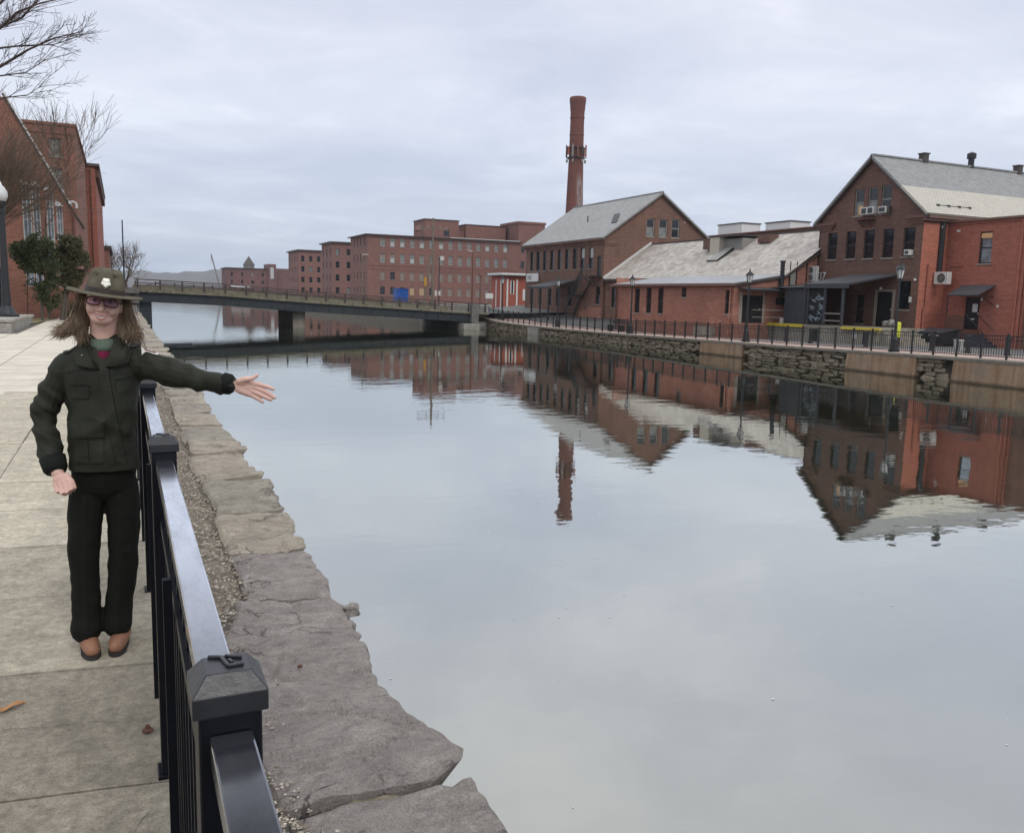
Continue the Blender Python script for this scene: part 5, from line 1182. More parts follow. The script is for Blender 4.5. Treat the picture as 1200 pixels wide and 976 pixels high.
MB().tube([(-2.3, 49.8, rk(-2.3)), (-2.15, 49.8, rk(-2.3)+.12), (-1.98, 49.8, rk(-2.3)+.05), (-1.96, 49.8, rk(-2.3)-.2)], .06, 8).build('gutter_spout', 'whitetrim', hc)
MB().tube([(-2.16, 49.84, -.1), (-2.16, 49.84, rk(-2.16))], .05, 6).build('downpipe', 'rust', hc)

pl = thing('concrete_planter', 'pale concrete planter wall at the left edge of the promenade', 'planter', (-4.2, 38, 0))
for x0, x1, y0, y1, z1 in ((-8, -3.62, 34.9, 40.6, .42), (-8, -3.66, 40.62, 43.5, .36)):
    MB().box(x0, x1, y0, y1, -.1, z1-.09).build('planter_wall', 'pave_far', pl, bevel=.02); MB().box(x0, x1+.06, y0-.06, y1+(.0 if z1 > .4 else .05), z1-.085, z1+.02).build('planter_coping', 'pave_far', pl, bevel=.02)
ll = thing('globe_street_lamp', 'black post street lamp with white acorn globe on the concrete planter', 'street lamp', (-4.05, 38, .44))
X, Y = -4.05, 38.0
MB().lathe(X, Y, [(.42, .44), (.42, .52), (.34, .56), (.26, .7), (.17, .85), (.15, 1.3)], 16).build('base', 'black', ll)
MB().lathe(X, Y, [(.15, 1.3), (.13, 2.0), (.105, 4.3), (.16, 4.35), (.16, 4.45), (.1, 4.5), (.17, 4.62), (.19, 4.75)], 12).build('pole', 'black', ll)
MB().lathe(X, Y, [(.17, 4.75), (.25, 4.95), (.24, 5.1), (.15, 5.28), (.08, 5.34), (.05, 5.45), (.01, 5.5)], 16).build('globe', 'lampglass', ll, True)
tl = thing('twin_floodlight', 'thin pole with two small white floodlights before the brick hall', 'lamp', (-4.2, 48.6, 0))
MB().tube([(-4.3, 48.6, 0), (-4.2, 48.6, 3.02)], .03, 6).build('pole', 'rust', tl); MB().obox((-4.7, 48.6, 3.02), (-3.7, 48.6, 2.98), .05, .05).build('arm', 'rust', tl)
for x in (-4.75, -3.7): MB().obox((x-.15, 48.5, 3.06), (x+.15, 48.5, 2.98), .2, .12).build('floodlight', 'whitetrim', tl)

# ------------------------------------------------------------------ trees
def grow(mb, p, d, L, r, lev, rr, droop=0., spread=.6, kids=(2, 4), segs=3, minr=.004, upb=.1, shrink=(.62, .8)):
    path = [p]; rad = [r]; dd = d.normalized()
    for i in range(segs):
        dd = (dd+Vector((rr.gauss(0, .10), rr.gauss(0, .10), rr.gauss(0, .08)+upb*.5-droop*(i+1)/segs))).normalized()
        path.append(path[-1]+dd*L/segs); rad.append(max(minr*.8, r*(1-.4*(i+1)/segs)))
    mb.tube(path, rad, 6 if r > .03 else (4 if r > .012 else 3), False)
    if lev <= 0: return
    for k in range(rr.randint(*kids)):
        t = rr.uniform(.35, 1.0); i = min(segs-1, int(t*segs)); q = path[i].lerp(path[i+1], t*segs-i)
        a = Vector((rr.gauss(0, 1), rr.gauss(0, 1), rr.gauss(0, 1))); a -= a.dot(dd)*dd; a.normalize()
        nd = (dd*(1-spread*.5)+a*spread*rr.uniform(.6, 1.2)+Vector((0, 0, upb))).normalized()
        grow(mb, q, nd, L*rr.uniform(*shrink), max(minr, r*rr.uniform(.45, .68)), lev-1, rr, droop, spread, kids, segs, minr, upb, shrink)
    grow(mb, path[-1], dd, L*rr.uniform(*shrink), max(minr, r*.6), lev-1, rr, droop, spread, kids, segs, minr, upb, shrink)
def bare_tree(x, y, z, h, seed, label, lev=5, r=.16, spread=.7, mat='twig_dark', group=None, trunk_h=.25, minr=.012):
    rr = random.Random(seed); t = thing('bare_tree', label, 'tree', (x, y, z), group)
    th = h*trunk_h; MB().tube([(x, y, z-.3), (x+.05, y, z+th*.5), (x, y, z+th)], [r*1.2, r, r*.85], 8).build('trunk', 'bark', t)
    m = MB()
    for k in range(5):
        a = k*1.2566+rr.uniform(-.4, .4); grow(m, Vector((x, y, z+th*(.8+.05*k) if k else z+th)), Vector((math.cos(a)*.75, math.sin(a)*.75, 1)), h*.27, r*.6, lev, rr, 0, spread, (2, 3), 3, minr, .12, (.62, .82))
    m.build('crown', mat, t); return t
bare_tree(.5, 122, 1.0, 7.6, 5, 'wide bare tree beyond the left end of the bridge, behind the dark pole', 4, .15, .85, 'twig', None, .2, .014)
bare_tree(-2.6, 130, 1.0, 7.0, 8, 'smaller bare tree close behind the left brick annex', 4, .13, .8, 'twig', None, .2, .014)
tag(MB().tube([(.25, 100, .5), (.25, 100, 8.7)], [.09, .06], 8).build('dark_pole', 'bridgeiron'), 'slim dark flagpole standing before the bare tree at the left end of the bridge', 'pole')
bare_tree(-3.35, 48.6, 0, 8.9, 21, 'tall thin bare tree among the evergreens in front of the gabled hall', 4, .05, .42, 'twig', None, .5, .009)
# arching, many-stemmed tree behind the lamp
rr = random.Random(31); t = thing('arching_bare_tree', 'brown many stemmed bare tree arching up behind the white globe lamp', 'tree', (-5.9, 42, 0))
MB().tube([(-5.9, 42, -.2), (-5.7, 42, 1.6), (-5.2, 42, 3.4)], [.22, .18, .14], 9).build('trunk', 'bark', t)
m = MB()
for k in range(50):
    a = rr.uniform(-.8, .85); dx = math.sin(a)
    p = Vector((-5.2+rr.uniform(-.4, .4), 42+rr.uniform(-.6, .6), 3.0+rr.uniform(-.1, 1.0)))
    grow(m, p, Vector((dx*.95, rr.uniform(-.35, .35), math.cos(a)*1.0+.15)), rr.uniform(1.3, 2.4), rr.uniform(.022, .045), 3, rr, .10, .36, (2, 4), 4, .007, .10, (.6, .85))
m.build('crown', 'twig', t)
# limbs reaching in at the top left from a tree outside the frame
t = thing('overhanging_bare_tree', 'bare tree reaching thin dark branches in at the top left corner', 'tree', (-5.2, 12, 0))
MB().tube([(-5.2, 12, -.2), (-5.15, 12, 2), (-5.0, 12.1, 3.6)], [.2, .17, .14], 9).build('trunk', 'bark', t)
m = MB(); rr = random.Random(12)
def q_(px, py, dy=0.): return Vector((-1.19+.00895*px, 12+dy, 4.47+(45-py)*.0122+px*.0008))
for pts, r0 in (([(-330, 150), (-150, 100), (-40, 55), (0, 37), (20, 22), (48, 12), (92, 2)], .02), ([(-330, 150), (-130, 80), (-40, 35), (0, 27), (22, 19), (42, 2), (60, -22)], .02),
                ([(-330, 160), (-140, 120), (-40, 80), (0, 60), (28, 46), (60, 34), (96, 26)], .02), ([(-330, 170), (-120, 75), (0, 50), (25, 47), (60, 45), (84, 38)], .012),
                ([(-330, 190), (-120, 110), (0, 86), (30, 82), (53, 70)], .011), ([(-330, 190), (-120, 120), (0, 95), (25, 92), (48, 80)], .009), ([(-330, 190), (-120, 60), (0, 8), (30, -18), (80, -60)], .018), ([(-330, 120), (-160, 20), (0, -60), (60, -120)], .03)):
    dy = rr.uniform(-.5, .5); path = [q_(a, b, dy*min(1, max(0, (a+330)/330))) for a, b in pts]
    m.tube(path, [r0*1.55*(1-.84*i/(len(path)-1)) for i in range(len(path))], 5, False)
    for i in range(2, len(path)-1):
        for k in range(4):
            p = path[i].lerp(path[i+1], rr.random()); d = (path[i+1]-path[i]).normalized()
            grow(m, p, d+Vector((rr.uniform(-.1, .3), rr.uniform(-.6, .6), rr.choice((-.25, .5, .8))*rr.uniform(.5, 1))), rr.uniform(.16, .34), .0045, 2, rr, 0, .6, (1, 3), 3, .0022, .05, (.5, .75))
m.build('branches', 'twig_dark', t)

def foliage_mat(name, a, b, c):
    n = NT(name); f = n.noise(2.6, 5, .7); g = n.noise(30, 2, .5)
    k = n.ramp(f, [(.3, a), (.5, b), (.72, c)]); n.col(n.mix(1.0, k, n.ramp(g, [(.3, .65), (.7, 1.35)]), 'MULTIPLY')); n.rough(.7); return n.m
M['fol_dark'] = foliage_mat('dark yew foliage', (.036, .050, .018), (.072, .090, .034), (.125, .135, .058))
M['fol_olive'] = foliage_mat('olive cedar foliage', (.050, .054, .024), (.105, .100, .046), (.175, .145, .075))
def evergreen(x, y, lobes, trunk, seed, label, mat, nleaf=9000, name='evergreen_tree', leaf=.07):
    rr = random.Random(seed); t = thing(name, label, 'tree' if name != 'evergreen_shrub' else 'shrub', (x, y, 0))
    tm_ = MB()
    for tp_, rd_ in trunk: tm_.tube(tp_, rd_, 7)
    for (cx, cy, cz, rx_, ry_, rz_) in lobes[::2]: tm_.tube([trunk[0][0][-1], (cx, cy, cz)], [.03, .012], 5)
    tm_.build('trunk', 'bark', t)
    m = MB(); vol = [l[3]*l[4]*l[5] for l in lobes]
    for i in range(nleaf):
        l = rr.choices(lobes, vol)[0]
        d = Vector((rr.gauss(0, 1), rr.gauss(0, 1), rr.gauss(0, 1))).normalized(); s_ = rr.random()**.33
        s_ *= 1+.35*noise.noise(d*2.2+Vector((seed, 0, 0)))
        p = Vector((l[0]+d.x*l[3]*s_, l[1]+d.y*l[4]*s_, l[2]+d.z*l[5]*s_))
        if noise.noise(p*1.7+Vector((seed, 3, 0))) < -.12: continue
        ax = (d*.6+Vector((rr.gauss(0, .5), rr.gauss(0, .5), rr.gauss(.25, .5)))).normalized(); sd_ = ax.cross(Vector((rr.gauss(0, 1), rr.gauss(0, 1), rr.gauss(0, 1)))).normalized()
        L = leaf*rr.uniform(.6, 1.4); w = L*.38
        m.add([p-sd_*w*.4, p+ax*L*.5-sd_*w, p+ax*L, p+ax*L*.5+sd_*w], [(0, 1, 2, 3)])
    m.build('crown', mat, t); return t
evergreen(-3.55, 46.5, [(-4.25, 46.5, 3.2, .55, .6, .5), (-3.55, 46.5, 3.3, .75, .7, .75), (-3.3, 46.3, 2.4, .7, .7, .8), (-3.7, 46.6, 1.6, .5, .5, .7), (-3.1, 46.4, 1.2, .42, .5, .7), (-3.9, 46.5, 2.6, .45, .5, .5)],
          [([(-3.5, 46.5, -.1), (-3.5, 46.5, 1.5), (-3.55, 46.5, 3)], [.07, .06, .03])], 3, 'dark green bushy evergreen left of the pair by the brick hall', 'fol_dark', 20000, leaf=.09)
evergreen(-2.3, 47.2, [(-2.2, 47.2, 3.5, .62, .6, .75), (-2.0, 47.2, 2.7, .62, .6, .7), (-2.6, 47.2, 2.9, .5, .5, .6), (-2.2, 47.2, 1.9, .5, .5, .5), (-2.55, 47.3, 1.75, .4, .4, .5), (-1.75, 47.2, 3.0, .35, .4, .6)],
          [([(-2.75, 47.2, -.1), (-2.6, 47.2, 1.0), (-2.3, 47.2, 2.6)], [.09, .08, .04]), ([(-2.6, 47.3, -.1), (-2.5, 47.3, .9), (-2.2, 47.3, 2.2)], [.06, .05, .03])], 9, 'olive tinged taller evergreen with pale leaning trunks, nearer the promenade', 'fol_olive', 17000, leaf=.09)
evergreen(-2.3, 50.0-.9, [(-2.35, 49.1, .45, .45, .4, .45)], [([(-2.35, 49.1, -.1), (-2.35, 49.1, .3)], [.03, .02])], 15, 'low round green shrub at the foot of the olive evergreen', 'fol_dark', 1800, 'evergreen_shrub', .06)

# ------------------------------------------------------------------ near metal fence on the left bank
nf = thing('metal_fence', 'glossy black metal picket fence with square capped posts along the near canal edge', 'fence', (.1, 10, 0))
FX = .104
py_ = [-.85, 1.08, 2.94, 4.88, 6.8]
while py_[-1] < 64: py_.append(py_[-1]+1.93)
capm = MB()
q = .045
capm.box(-q, q, -q, q, 1.105, 1.132)
qt = .027
capm.add([(-q, -q, 1.132), (q, -q, 1.132), (q, q, 1.132), (-q, q, 1.132), (-qt, -qt, 1.154), (qt, -qt, 1.154), (qt, qt, 1.154), (-qt, qt, 1.154)], [(4, 5, 6, 7), (0, 1, 5, 4), (1, 2, 6, 5), (2, 3, 7, 6), (3, 0, 4, 7)])
def em(u, v): return (-qt+2*qt*u, -qt+2*qt*v, 1.1555)
for a, b in (((.12, .93), (.42, .82)), ((.40, .84), (.52, .26)), ((.5, .26), (.86, .28)), ((.5, .86), (.86, .66)), ((.56, .62), (.62, .42))): capm.obox(em(*a), em(*b), .0052, .005)
capme = capm.mesh('post_cap', 'gloss_cap')
postme = MB().box(-.038, .038, -.038, .038, 0, 1.104).box(-.05, .05, -.05, .05, -.012, .008).mesh('post', 'gloss')
pickme = MB().box(-.0095, .0095, -.0095, .0095, .09, 1.045).mesh('picket', 'gloss')
far = MB(); npk = 0
for i, y in enumerate(py_):
    mw = Matrix.Translation((FX, y, 0)); o = link('post', postme, nf, bevel=.003, mw=mw); link('post_cap', capme, o, bevel=.0015 if i < 5 else 0, mw=mw)
    if i == len(py_)-1: break
    y1 = py_[i+1]; L = y1-y-.076
    a, b = y+.0385, y1-.0385
    MB().box(FX-.0255, FX+.0255, a, b, 1.045, 1.08).build('top_rail', 'gloss_rail', nf, bevel=.003 if i < 6 else 0)
    for z in (.86, .09): MB().box(FX-.018, FX+.018, a, b, z, z+.032).build('rail', 'gloss', nf)
    k = int(L/.112)
    for j in range(1, k+1):
        yy = a+L*j/(k+1)
        if npk < 240: link('picket', pickme, nf, mw=Matrix.Translation((FX, yy, 0))); npk += 1
        else: far.box(FX-.0095, FX+.0095, yy-.0095, yy+.0095, .09, 1.045)
    if i < 8: MB().box(FX-.042, FX-.022, y+1.0-.01+(-.41 if i == 2 else 0), y+1.0+.01+(-.41 if i == 2 else 0), -.05, .95).build('panel_foot', 'gloss', nf)
far.build('pickets', 'gloss', nf, kind='stuff')

# ------------------------------------------------------------------ the ranger
def ell(mb, c, r, mw=None, n=20):
    vs = []; m_ = n//2
    for j in range(1, m_):
        ph = math.pi*j/m_-math.pi/2
        for k in range(n):
            t = 2*math.pi*k/n; vs.append(Vector((c[0]+r[0]*math.cos(ph)*math.cos(t), c[1]+r[1]*math.cos(ph)*math.sin(t), c[2]+r[2]*math.sin(ph))))
    vs += [Vector((c[0], c[1], c[2]-r[2])), Vector((c[0], c[1], c[2]+r[2]))]
    R_ = m_-1; fs = [(j*n+k, j*n+(k+1) % n, (j+1)*n+(k+1) % n, (j+1)*n+k) for j in range(R_-1) for k in range(n)]
    fs += [(R_*n, (k+1) % n, k) for k in range(n)]+[(R_*n+1, (R_-1)*n+k, (R_-1)*n+(k+1) % n) for k in range(n)]
    if mw: vs = [mw @ v for v in vs]
    mb.add(vs, fs)
def caps(mb, pts, rads, mw=None, n=14):
    """rounded tapered chain"""
    P = [Vector(p) for p in pts]; d0 = (P[1]-P[0]).normalized(); d1 = (P[-1]-P[-2]).normalized()
    path = [P[0]-d0*rads[0]*f for f in (.98, .8, .45)]+P+[P[-1]+d1*rads[-1]*f for f in (.45, .8, .98)]
    rr_ = [rads[0]*f for f in (.2, .6, .89)]+list(rads)+[rads[-1]*f for f in (.89, .6, .2)]
    if mw: path = [mw @ p for p in path]
    mb.tube(path, rr_, n)
def loft(mb, rings, n=36):
    """rings: (cx, cy, z, rx, ry, power)"""
    vs = []
    for cx, cy, z, rx_, ry_, *e in rings:
        pw = e[0] if e else 2.0
        for k in range(n):
            t = 2*math.pi*k/n; c, s = math.cos(t), math.sin(t)
            vs.append((cx+rx_*math.copysign(abs(c)**(2/pw), c), cy+ry_*math.copysign(abs(s)**(2/pw), s), z))
    fs = [(i*n+k, i*n+(k+1) % n, (i+1)*n+(k+1) % n, (i+1)*n+k) for i in range(len(rings)-1) for k in range(n)]
    fs += [tuple(reversed(range(n))), tuple((len(rings)-1)*n+k for k in range(n))]
    mb.add(vs, fs)
def blob(name, mb, voxel, iters, mats, parent, disp=None):
    me = mb.mesh('tmp_'+name, mats); o = bpy.data.objects.new('tmp', me); COL.objects.link(o)
    r = o.modifiers.new('r', 'REMESH'); r.mode = 'VOXEL'; r.voxel_size = voxel
    if iters:
        s = o.modifiers.new('s', 'SMOOTH'); s.factor = .5; s.iterations = iters
    bpy.context.view_layer.update()
    out = bpy.data.meshes.new_from_object(o.evaluated_get(bpy.context.evaluated_depsgraph_get()))
    bpy.data.objects.remove(o); out.name = name
    if disp:
        nr = [v.normal.copy() for v in out.vertices]
        for v, nn in zip(out.vertices, nr): v.co += nn*disp(v.co, nn)
    out.polygons.foreach_set('use_smooth', [True]*len(out.polygons)); out.update()
    return link(name, out, parent)
def skin_mat():
    n = NT('skin'); f = n.noise(18, 5, .6); c = n.ramp(f, [(.3, (.66, .40, .32)), (.55, (.74, .47, .385)), (.75, (.79, .53, .445))])
    n.col(c); n.rough(.5); n.b.inputs['Subsurface Weight'].default_value = .12; n.b.inputs['Subsurface Radius'].default_value = (.012, .005, .003); n.bump(n.noise(220, 3, .5), .12, .002); return n.m
M['skin'] = skin_mat()
def cloth(name, a, b, weave=420, bump=.25, rough=.85, fold=3.0):
    n = NT(name); f = n.noise(7, 5, .6); c = n.ramp(f, [(.3, a), (.7, b)]); w = n.noise(weave, 2, .5)
    n.col(n.mix(1.0, c, n.ramp(w, [(.3, .8), (.7, 1.2)]), 'MULTIPLY')); n.rough(rough); n.b.inputs['Specular IOR Level'].default_value = .2
    n.bump(n.math('ADD', n.math('MULTIPLY', w, .25), n.noise(26, 5, .6, n.map((.7, .7, 1.3)))), bump, .006); return n.m
M['jacket'] = cloth('dark green jacket', (.020, .0215, .0145), (.031, .033, .022), 380, .35, .62)
M['jacket_dark'] = cloth('jacket seam', (.010, .012, .010), (.014, .016, .013), 380, .2)
M['trouser'] = cloth('very dark green trousers', (.0075, .0085, .0062), (.0115, .013, .0095), 500, .25, .85)
M['hat'] = cloth('olive felt', (.105, .092, .064), (.14, .125, .088), 700, .2, .9)
M['hatband'] = plain('dark leather band', (.035, .022, .016), .5)
M['shoe'] = plain('tan brown leather shoe', (.30, .145, .085), .55, 0, .25, 20, .2)
M['sole'] = plain('dark rubber sole', (.03, .026, .024), .8)
M['badge'] = plain('polished badge metal', (.80, .77, .66), .3, .85, .15, 60, .3)
M['patch'] = plain('white patch', (.66, .64, .60), .8)
M['patchbrown'] = plain('brown patch', (.22, .10, .06), .8)
M['sweater'] = cloth('sage green sweater', (.10, .135, .10), (.14, .175, .135), 300, .3)
M['maroon'] = cloth('maroon shirt', (.14, .012, .04), (.19, .018, .055), 300, .3)
M['lens'] = glass('violet tinted lens', (.05, .025, .07), .05, 1.6)
M['specs'] = plain('dark plum glasses frame', (.075, .014, .028), .3)
M['lip'] = plain('lips', (.50, .20, .165), .45)
M['teeth'] = plain('teeth', (.58, .53, .47), .3, 0, .03)
M['eyew'] = plain('eye white', (.62, .60, .57), .3)
M['iris'] = plain('iris', (.06, .045, .04), .3)
M['nail'] = plain('finger nail', (.66, .40, .34), .35)
hn = NT('ash brown hair'); f = hn.noise(1.0, 4, .6, hn.map((60, 60, 6))); g2 = hn.noise(9, 4, .6)
c_ = hn.ramp(f, [(.3, (.12, .078, .048)), (.5, (.25, .175, .11)), (.72, (.42, .325, .225))]); hn.col(hn.mix(1.0, c_, hn.ramp(g2, [(.3, .75), (.7, 1.2)]), 'MULTIPLY')); hn.rough(.5); M['hair'] = hn.m

pr = thing('person', 'smiling woman in flat brimmed hat and dark green uniform, one arm stretched over the fence', 'person', (-.11, 4.12, 0))
HM = Matrix.Translation((-.073, 4.105, 1.562)) @ Matrix.Rotation(R(-3), 4, 'Z') @ Matrix.Rotation(R(8.0), 4, 'Y') @ Matrix.Diagonal((.97, 1, .99, 1))
b = MB()
# head and neck
ell(b, (0, .012, .022), (.0725, .092, .074), HM); ell(b, (0, -.014, -.020), (.070, .074, .080), HM); ell(b, (0, -.042, -.072), (.047, .044, .032), HM)
for s in (-1, 1):
    ell(b, (s*.036, -.056, -.034), (.027, .026, .024), HM); ell(b, (s*.030, -.071, .017), (.027, .014, .008), HM); ell(b, (s*.071, .010, -.012), (.010, .020, .032), HM)
    ell(b, (s*.0125, -.087, -.036), (.0095, .012, .008), HM)
caps(b, [(0, -.078, .008), (0, -.094, -.018), (0, -.103, -.031)], [.009, .0095, .0115], HM); ell(b, (0, -.066, -.060), (.034, .020, .020), HM)
caps(b, [(-.075, 4.13, 1.50), (-.085, 4.135, 1.40), (-.09, 4.14, 1.33)], [.056, .052, .066])
# trunk, legs (under the clothes)
loft(b, [(-.10, 4.14, .80, .12, .085), (-.10, 4.14, .95, .115, .08), (-.095, 4.14, 1.12, .125, .085), (-.09, 4.14, 1.28, .15, .085), (-.09, 4.14, 1.345, .09, .06)])
caps(b, [(-.165, 4.14, .82), (-.192, 4.13, .46), (-.195, 4.15, .10)], [.06, .05, .034]); caps(b, [(-.045, 4.14, .82), (-.036, 4.12, .46), (-.07, 4.15, .10)], [.06, .05, .034])
# her right arm and loosely closed hand
caps(b, [(-.235, 4.14, 1.27), (-.27, 4.165, 1.19), (-.322, 4.175, 1.08), (-.316, 4.14, .99), (-.29, 4.075, .87), (-.278, 4.05, .835)], [.034, .030, .026, .024, .024, .026])
ell(b, (-.262, 4.035, .805), (.036, .022, .034), Matrix.Identity(4))
kn = [(-.288, 4.03, .792), (-.271, 4.02, .795), (-.254, 4.015, .80), (-.238, 4.015, .808)]; pp = [(-.280, 4.005, .762), (-.262, 3.992, .757), (-.243, 3.99, .760), (-.226, 3.995, .771)]; tp_ = [(-.268, 4.03, .752), (-.25, 4.025, .745), (-.234, 4.022, .750), (-.219, 4.025, .762)]
for a, c, e in zip(kn, pp, tp_): caps(b, [a, c, e], [.0112, .0100, .0085], None, 10)
caps(b, [(-.244, 4.03, .825), (-.222, 4.01, .80), (-.213, 4.005, .775)], [.013, .0105, .0085], None, 10)
# her left arm reaching out, open hand with palm to the viewer
caps(b, [(.05, 4.13, 1.295), (.11, 4.07, 1.286), (.215, 4.0, 1.25), (.31, 3.95, 1.232), (.39, 3.912, 1.218), (.425, 3.895, 1.212)], [.036, .032, .028, .026, .026, .025])
hand = MB()
def ellr(mbx, c, r, d, n=18):
    z = Vector(d).normalized(); y = Vector((0, 1, 0)); x = y.cross(z).normalized(); y = z.cross(x)
    mw = Matrix.Translation(c) @ Matrix(((x.x, y.x, z.x, 0), (x.y, y.y, z.y, 0), (x.z, y.z, z.z, 0), (0, 0, 0, 1))); ell(mbx, (0, 0, 0), r, mw, n)
ellr(b, (.472, 3.873, 1.205), (.036, .0135, .050), (.9, -.1, -.22))
ellr(b, (.462, 3.868, 1.226), (.018, .014, .032), (.75, -.2, .12))
ellr(b, (.478, 3.870, 1.182), (.016, .013, .040), (.9, -.05, -.45))
FG = [([(.495, 3.87, 1.222), (.530, 3.862, 1.217), (.565, 3.852, 1.208), (.592, 3.845, 1.196)], [0.0121, 0.0112, 0.0099, 0.0081]),
      ([(.505, 3.87, 1.206), (.538, 3.860, 1.194), (.574, 3.848, 1.176), (.598, 3.842, 1.158)], [0.0123, 0.0114, 0.0101, 0.0083]),
      ([(.500, 3.87, 1.190), (.528, 3.861, 1.177), (.558, 3.850, 1.161), (.581, 3.845, 1.149)], [0.0118, 0.0110, 0.0096, 0.0081]),
      ([(.490, 3.872, 1.176), (.512, 3.866, 1.163), (.533, 3.858, 1.150), (.548, 3.852, 1.139)], [0.0106, 0.0096, 0.0085, 0.0072]),
      ([(.452, 3.866, 1.232), (.480, 3.852, 1.242), (.505, 3.845, 1.245), (.524, 3.842, 1.258)], [.0150, .0128, .0106, .0080])]
for p, r_ in FG: caps(b, p, r_, None, 12)
body_ = blob('body', b, .0026, 5, 'skin', pr)
fb_ = BVHTree.FromPolygons([v.co.copy() for v in body_.data.vertices], [tuple(p.vertices) for p in body_.data.polygons])
# face details
def hp_(x, y, z): return HM @ Vector((x, y, z))
HR = HM.to_3x3()
def onface(x, z, off):
    o_ = HM @ Vector((x, -.4, z)); d_ = (HR @ Vector((0, 1, 0))).normalized(); h_ = fb_.ray_cast(o_, d_)
    return (h_[0] if h_[0] else HM @ Vector((x, -.08, z)))-d_*off
for s in (-1, 1):
    p_ = onface(s*.031, .0, 0); e = MB(); ell(e, p_+Vector((0, .0045, 0)), (.0135, .0085, .0062), None, 16); q = e.build('eye', 'eyew', pr, True)
    e = MB(); ell(e, p_+Vector((0, -.002, 0)), (.0056, .0032, .0056), None, 12); e.build('iris', 'iris', q, True)
    e = MB(); e.tube([onface(s*x, z, .0015) for x, z in ((.013, .019), (.023, .0235), (.036, .0235), (.048, .017))], [.0020, .0030, .0028, .0014], 6); e.build('eyebrow', 'hair', pr, True)
    e = MB(); e.tube([onface(s*.031+x, z, .0012) for x, z in ((-.0145, -.001), (-.008, .0055), (0, .0072), (.008, .0055), (.0145, -.001))], [.0008, .0017, .0019, .0017, .0008], 6); e.build('eyelid', 'iris', q, True)
lp_ = MB()
for up_, zc_, hh_ in ((1, -.0005, .0030), (-1, -.0155, .0042)):
    pth = []; rr_ = []
    for k in range(15):
        t = k/7-1; x = .0295*t; z = -.0600+zc_*(1-t*t)+.0105*t*t
        pth.append(onface(x, z, -.0004)); rr_.append(max(.0009, hh_*(1-abs(t)**2.4)))
    lp_.tube(pth, rr_, 8)
lp_.build('lips', 'lip', pr, True)
te = MB()
def tq(a, q):
    t = 2*a-1; return tuple(onface(.0265*t, -.0605+.0092*t*t-.0145*q*(1-t*t), .0006))
te.grid(tq, 16, 4); te.build('teeth', 'teeth', pr, True)
ck = MB()
for s in (-1, 1): ck.tube([onface(s*x, z, -.0006) for x, z in ((.0185, -.033), (.027, -.045), (.0335, -.058), (.034, -.068))], [.0004, .0011, .0012, .0004], 5)
ck.build('smile_fold', 'lip', pr, True)
gl_ = MB(); ln = MB()
def lens_pt(s, t, k=1.0):
    c, q = math.cos(t), math.sin(t); x = s*.0350+.0268*k*math.copysign(abs(c)**.62, c); z = -.0015+.0158*k*math.copysign(abs(q)**.62, q)
    return hp_(x, -.100+.5*max(0, abs(x)-.02)**1.35, z)
for s in (-1, 1):
    gl_.tube([lens_pt(s, t*math.pi/16) for t in range(33)], .0028, 6, False)
    ln.add([lens_pt(s, t*math.pi/16, .97) for t in range(32)], [tuple(range(32))])
    gl_.tube([hp_(s*.058, -.093, .004), hp_(s*.068, -.06, .004), hp_(s*.076, .0, .0)], .002, 6)
gl_.tube([hp_(-.0085, -.1005, .004), hp_(0, -.103, .006), hp_(.0085, -.1005, .004)], .0030, 6)
gq = gl_.build('glasses', 'specs', pr, True)
lm = NT('tinted lens'); lm.t.nodes.remove(lm.b); tr = lm.new('ShaderNodeBsdfTransparent'); tr.inputs[0].default_value = (.72, .58, .66, 1); gg = lm.new('ShaderNodeBsdfGlossy'); gg.inputs['Roughness'].default_value = .04; gg.inputs[0].default_value = (.7, .55, .85, 1)
fq = lm.new('ShaderNodeFresnel'); fq.inputs[0].default_value = 1.8; xq = lm.new('ShaderNodeMixShader'); lm.l(lm.math('MULTIPLY', fq.outputs[0], .40), xq.inputs[0]); lm.l(tr.outputs[0], xq.inputs[1]); lm.l(gg.outputs[0], xq.inputs[2]); lm.l(xq.outputs[0], lm.out.inputs[0])
ln.build('lens', lm.m, gq)
# hair: swept volumes plus strands
h = MB(); rr = random.Random(5)
ell(h, (0, .03, .005), (.082, .088, .064), HM); ell(h, (0, .065, -.04), (.082, .06, .11), HM)
caps(h, [(-.146, 4.125, 1.575), (-.164, 4.135, 1.52), (-.190, 4.125, 1.468), (-.225, 4.11, 1.440), (-.245, 4.10, 1.432)], [.020, .027, .027, .021, .012])
caps(h, [(-.150, 4.135, 1.53), (-.160, 4.14, 1.47), (-.160, 4.12, 1.415)], [.024, .027, .020])
caps(h, [(.002, 4.125, 1.55), (.012, 4.135, 1.49), (.028, 4.125, 1.445), (.038, 4.105, 1.42)], [.018, .027, .028, .020])
caps(h, [(.0, 4.14, 1.50), (-.008, 4.14, 1.44), (-.02, 4.135, 1.40)], [.026, .028, .02])
def strand(pts, rad):
    o_ = Vector((rr.gauss(0, 1), rr.gauss(0, .8), rr.gauss(0, .7)))*rad; w = rr.uniform(.001, .0045); ph = rr.uniform(0, 6)
    path = []
    P = [Vector(p) for p in pts]
    for k in range(13):
        t = k/12*(len(P)-1); i = min(len(P)-2, int(t)); q = P[i].lerp(P[i+1], t-i)
        path.append(q+o_*(.6+.6*k/12)+Vector((w*math.sin(ph+k*1.1), w*math.cos(ph+k*.9), w*math.sin(ph*2+k*.8))))
    return path
hair_base = blob('hair', h, .004, 6, 'hair', pr, lambda p, nn: .0045*noise.noise((p.x*70, p.y*70, p.z*11)))
sm_ = MB()
TH = [.0013]*10+[.0011, .0008, .0003]
